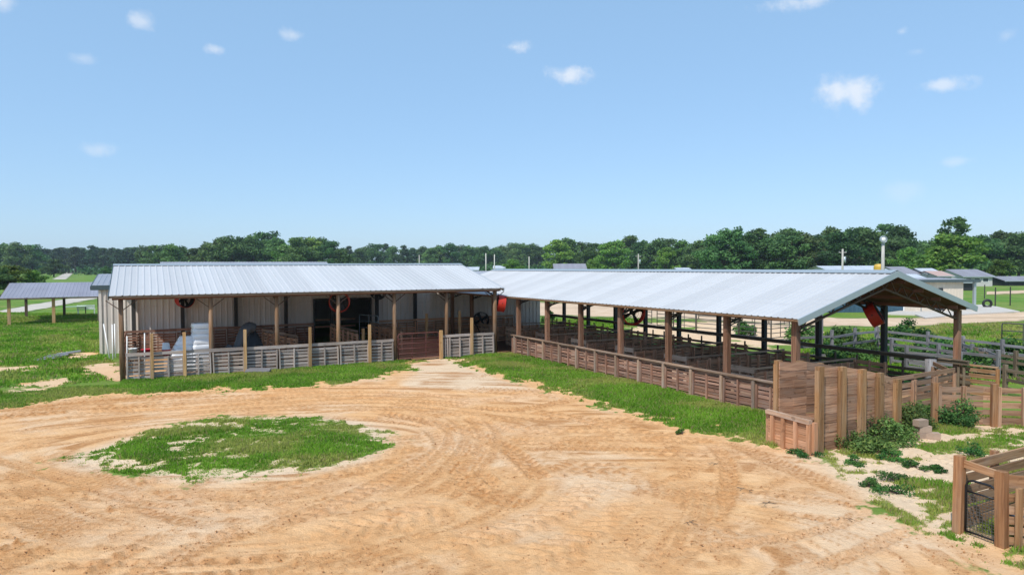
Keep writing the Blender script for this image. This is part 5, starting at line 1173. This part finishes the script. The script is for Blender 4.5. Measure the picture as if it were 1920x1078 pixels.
# ------------------------------------------------------------------ sky, sun, camera
SUN_EL, sunv = R_(52), Vector((-.52, -.855, 0)).normalized()
w = bpy.data.worlds.new('World'); S.world = w; w.use_nodes = True
t = NT('w', w)
sky = t.node('ShaderNodeTexSky', sky_type='NISHITA', sun_disc=False, sun_elevation=SUN_EL, sun_rotation=math.atan2(sunv.x, sunv.y), altitude=50, air_density=1.0, dust_density=.6, ozone_density=1.6)
dirv = t.node('ShaderNodeNewGeometry').outputs['Incoming']
tcw = t.node('ShaderNodeTexCoord').outputs['Generated']
cn = t.noise(tcw, 26, 6, .62); cn2 = t.noise(tcw, 9, 4, .5)
tot = None
for px, py, a, b, st in ((1600, 172, 42, 24, .9), (1062, 140, 40, 18, .85), (266, 42, 16, 13, .6), (411, 94, 17, 10, .65), (547, 66, 15, 9, .5), (965, 89, 28, 11, .75), (186, 282, 22, 12, .4), (1762, 161, 34, 11, .7), (1505, 4, 60, 14, .75), (150, 110, 22, 9, .35), (1690, 60, 12, 8, .45), (1790, 304, 28, 8, .35), (1690, 360, 26, 16, .2), (1720, 97, 14, 7, .25), (1888, 68, 12, 9, .25), (5, 6, 24, 14, .6)):
    c = ray(px, py).normalized(); hx = Vector((c.y, -c.x, 0)).normalized(); up = hx.cross(c)
    sub = t.node('ShaderNodeVectorMath', operation='SUBTRACT'); t.l.new(tcw, sub.inputs[0]); sub.inputs[1].default_value = c
    def dot(v, s):
        n = t.node('ShaderNodeVectorMath', operation='DOT_PRODUCT'); t.l.new(sub.outputs[0], n.inputs[0]); n.inputs[1].default_value = v * (F_PX / s); return n.outputs['Value']
    d2_ = t.math('SQRT', t.math('ADD', t.math('POWER', dot(hx, a), 2), t.math('POWER', dot(up, b), 2)))
    d2_ = t.math('ADD', d2_, t.math('ADD', t.math('MULTIPLY_ADD', cn, 3.4, -1.7), t.math('MULTIPLY_ADD', cn2, 2.4, -1.2)))
    m_ = t.ramp(d2_, 1.25, -.1, 0., st * .8); tot = m_ if tot is None else t.math('MAXIMUM', tot, m_)
SKYS = .12
tint = t.mix(.55, t.mix(1., sky.outputs[0], (1.02, 1.06, 1.2), 'MULTIPLY'), (.37 / SKYS, .635 / SKYS, .92 / SKYS))
col = t.mix(tot, tint, (.86 / SKYS, .89 / SKYS, .94 / SKYS))
bg = t.node('ShaderNodeBackground'); t.l.new(col, bg.inputs[0]); bg.inputs[1].default_value = SKYS
o = t.node('ShaderNodeOutputWorld'); t.l.new(bg.outputs[0], o.inputs[0])
sd = bpy.data.lights.new('sun', 'SUN'); sd.energy = 3.6; sd.angle = R_(.6); sd.color = (1, .95, .87)
so = bpy.data.objects.new('sun', sd); C.objects.link(so)
vec = Vector((sunv.x * cos(SUN_EL), sunv.y * cos(SUN_EL), sin(SUN_EL))); so.rotation_euler = vec.to_track_quat('Z', 'Y').to_euler(); so.location = vec * 60

hz = NT('thin_air')
pv = hz.node('ShaderNodeVolumePrincipled'); pv.inputs['Color'].default_value = (.80, .90, 1, 1); pv.inputs['Density'].default_value = .00017; pv.inputs['Anisotropy'].default_value = .2
ho = hz.node('ShaderNodeOutputMaterial'); hz.l.new(pv.outputs[0], ho.inputs['Volume'])
hb = MB(); hb.box(-1750, 1750, -120, 2350, -1.2, 32)
tag(hb.build('haze', hz.m), kind='stuff')
cd = bpy.data.cameras.new('camera'); cam = bpy.data.objects.new('camera', cd); C.objects.link(cam); S.camera = cam
cd.sensor_width = 36; cd.lens = 36 * F_PX / 1920; cd.clip_end = 6000; cd.clip_start = .1
cam.location = (0, 0, H)
cam.matrix_world = Matrix.Translation((0, 0, H)) @ Matrix.Rotation(pi / 2 - PITCH, 4, 'X') @ Matrix.Rotation(ROLL, 4, 'Z')
S.view_settings.view_transform = 'Standard'; S.view_settings.look = 'None'; S.view_settings.exposure = 0.12; S.view_settings.gamma = 1
S.cycles.max_bounces = 8; S.cycles.transparent_max_bounces = 12; S.cycles.use_denoising = True
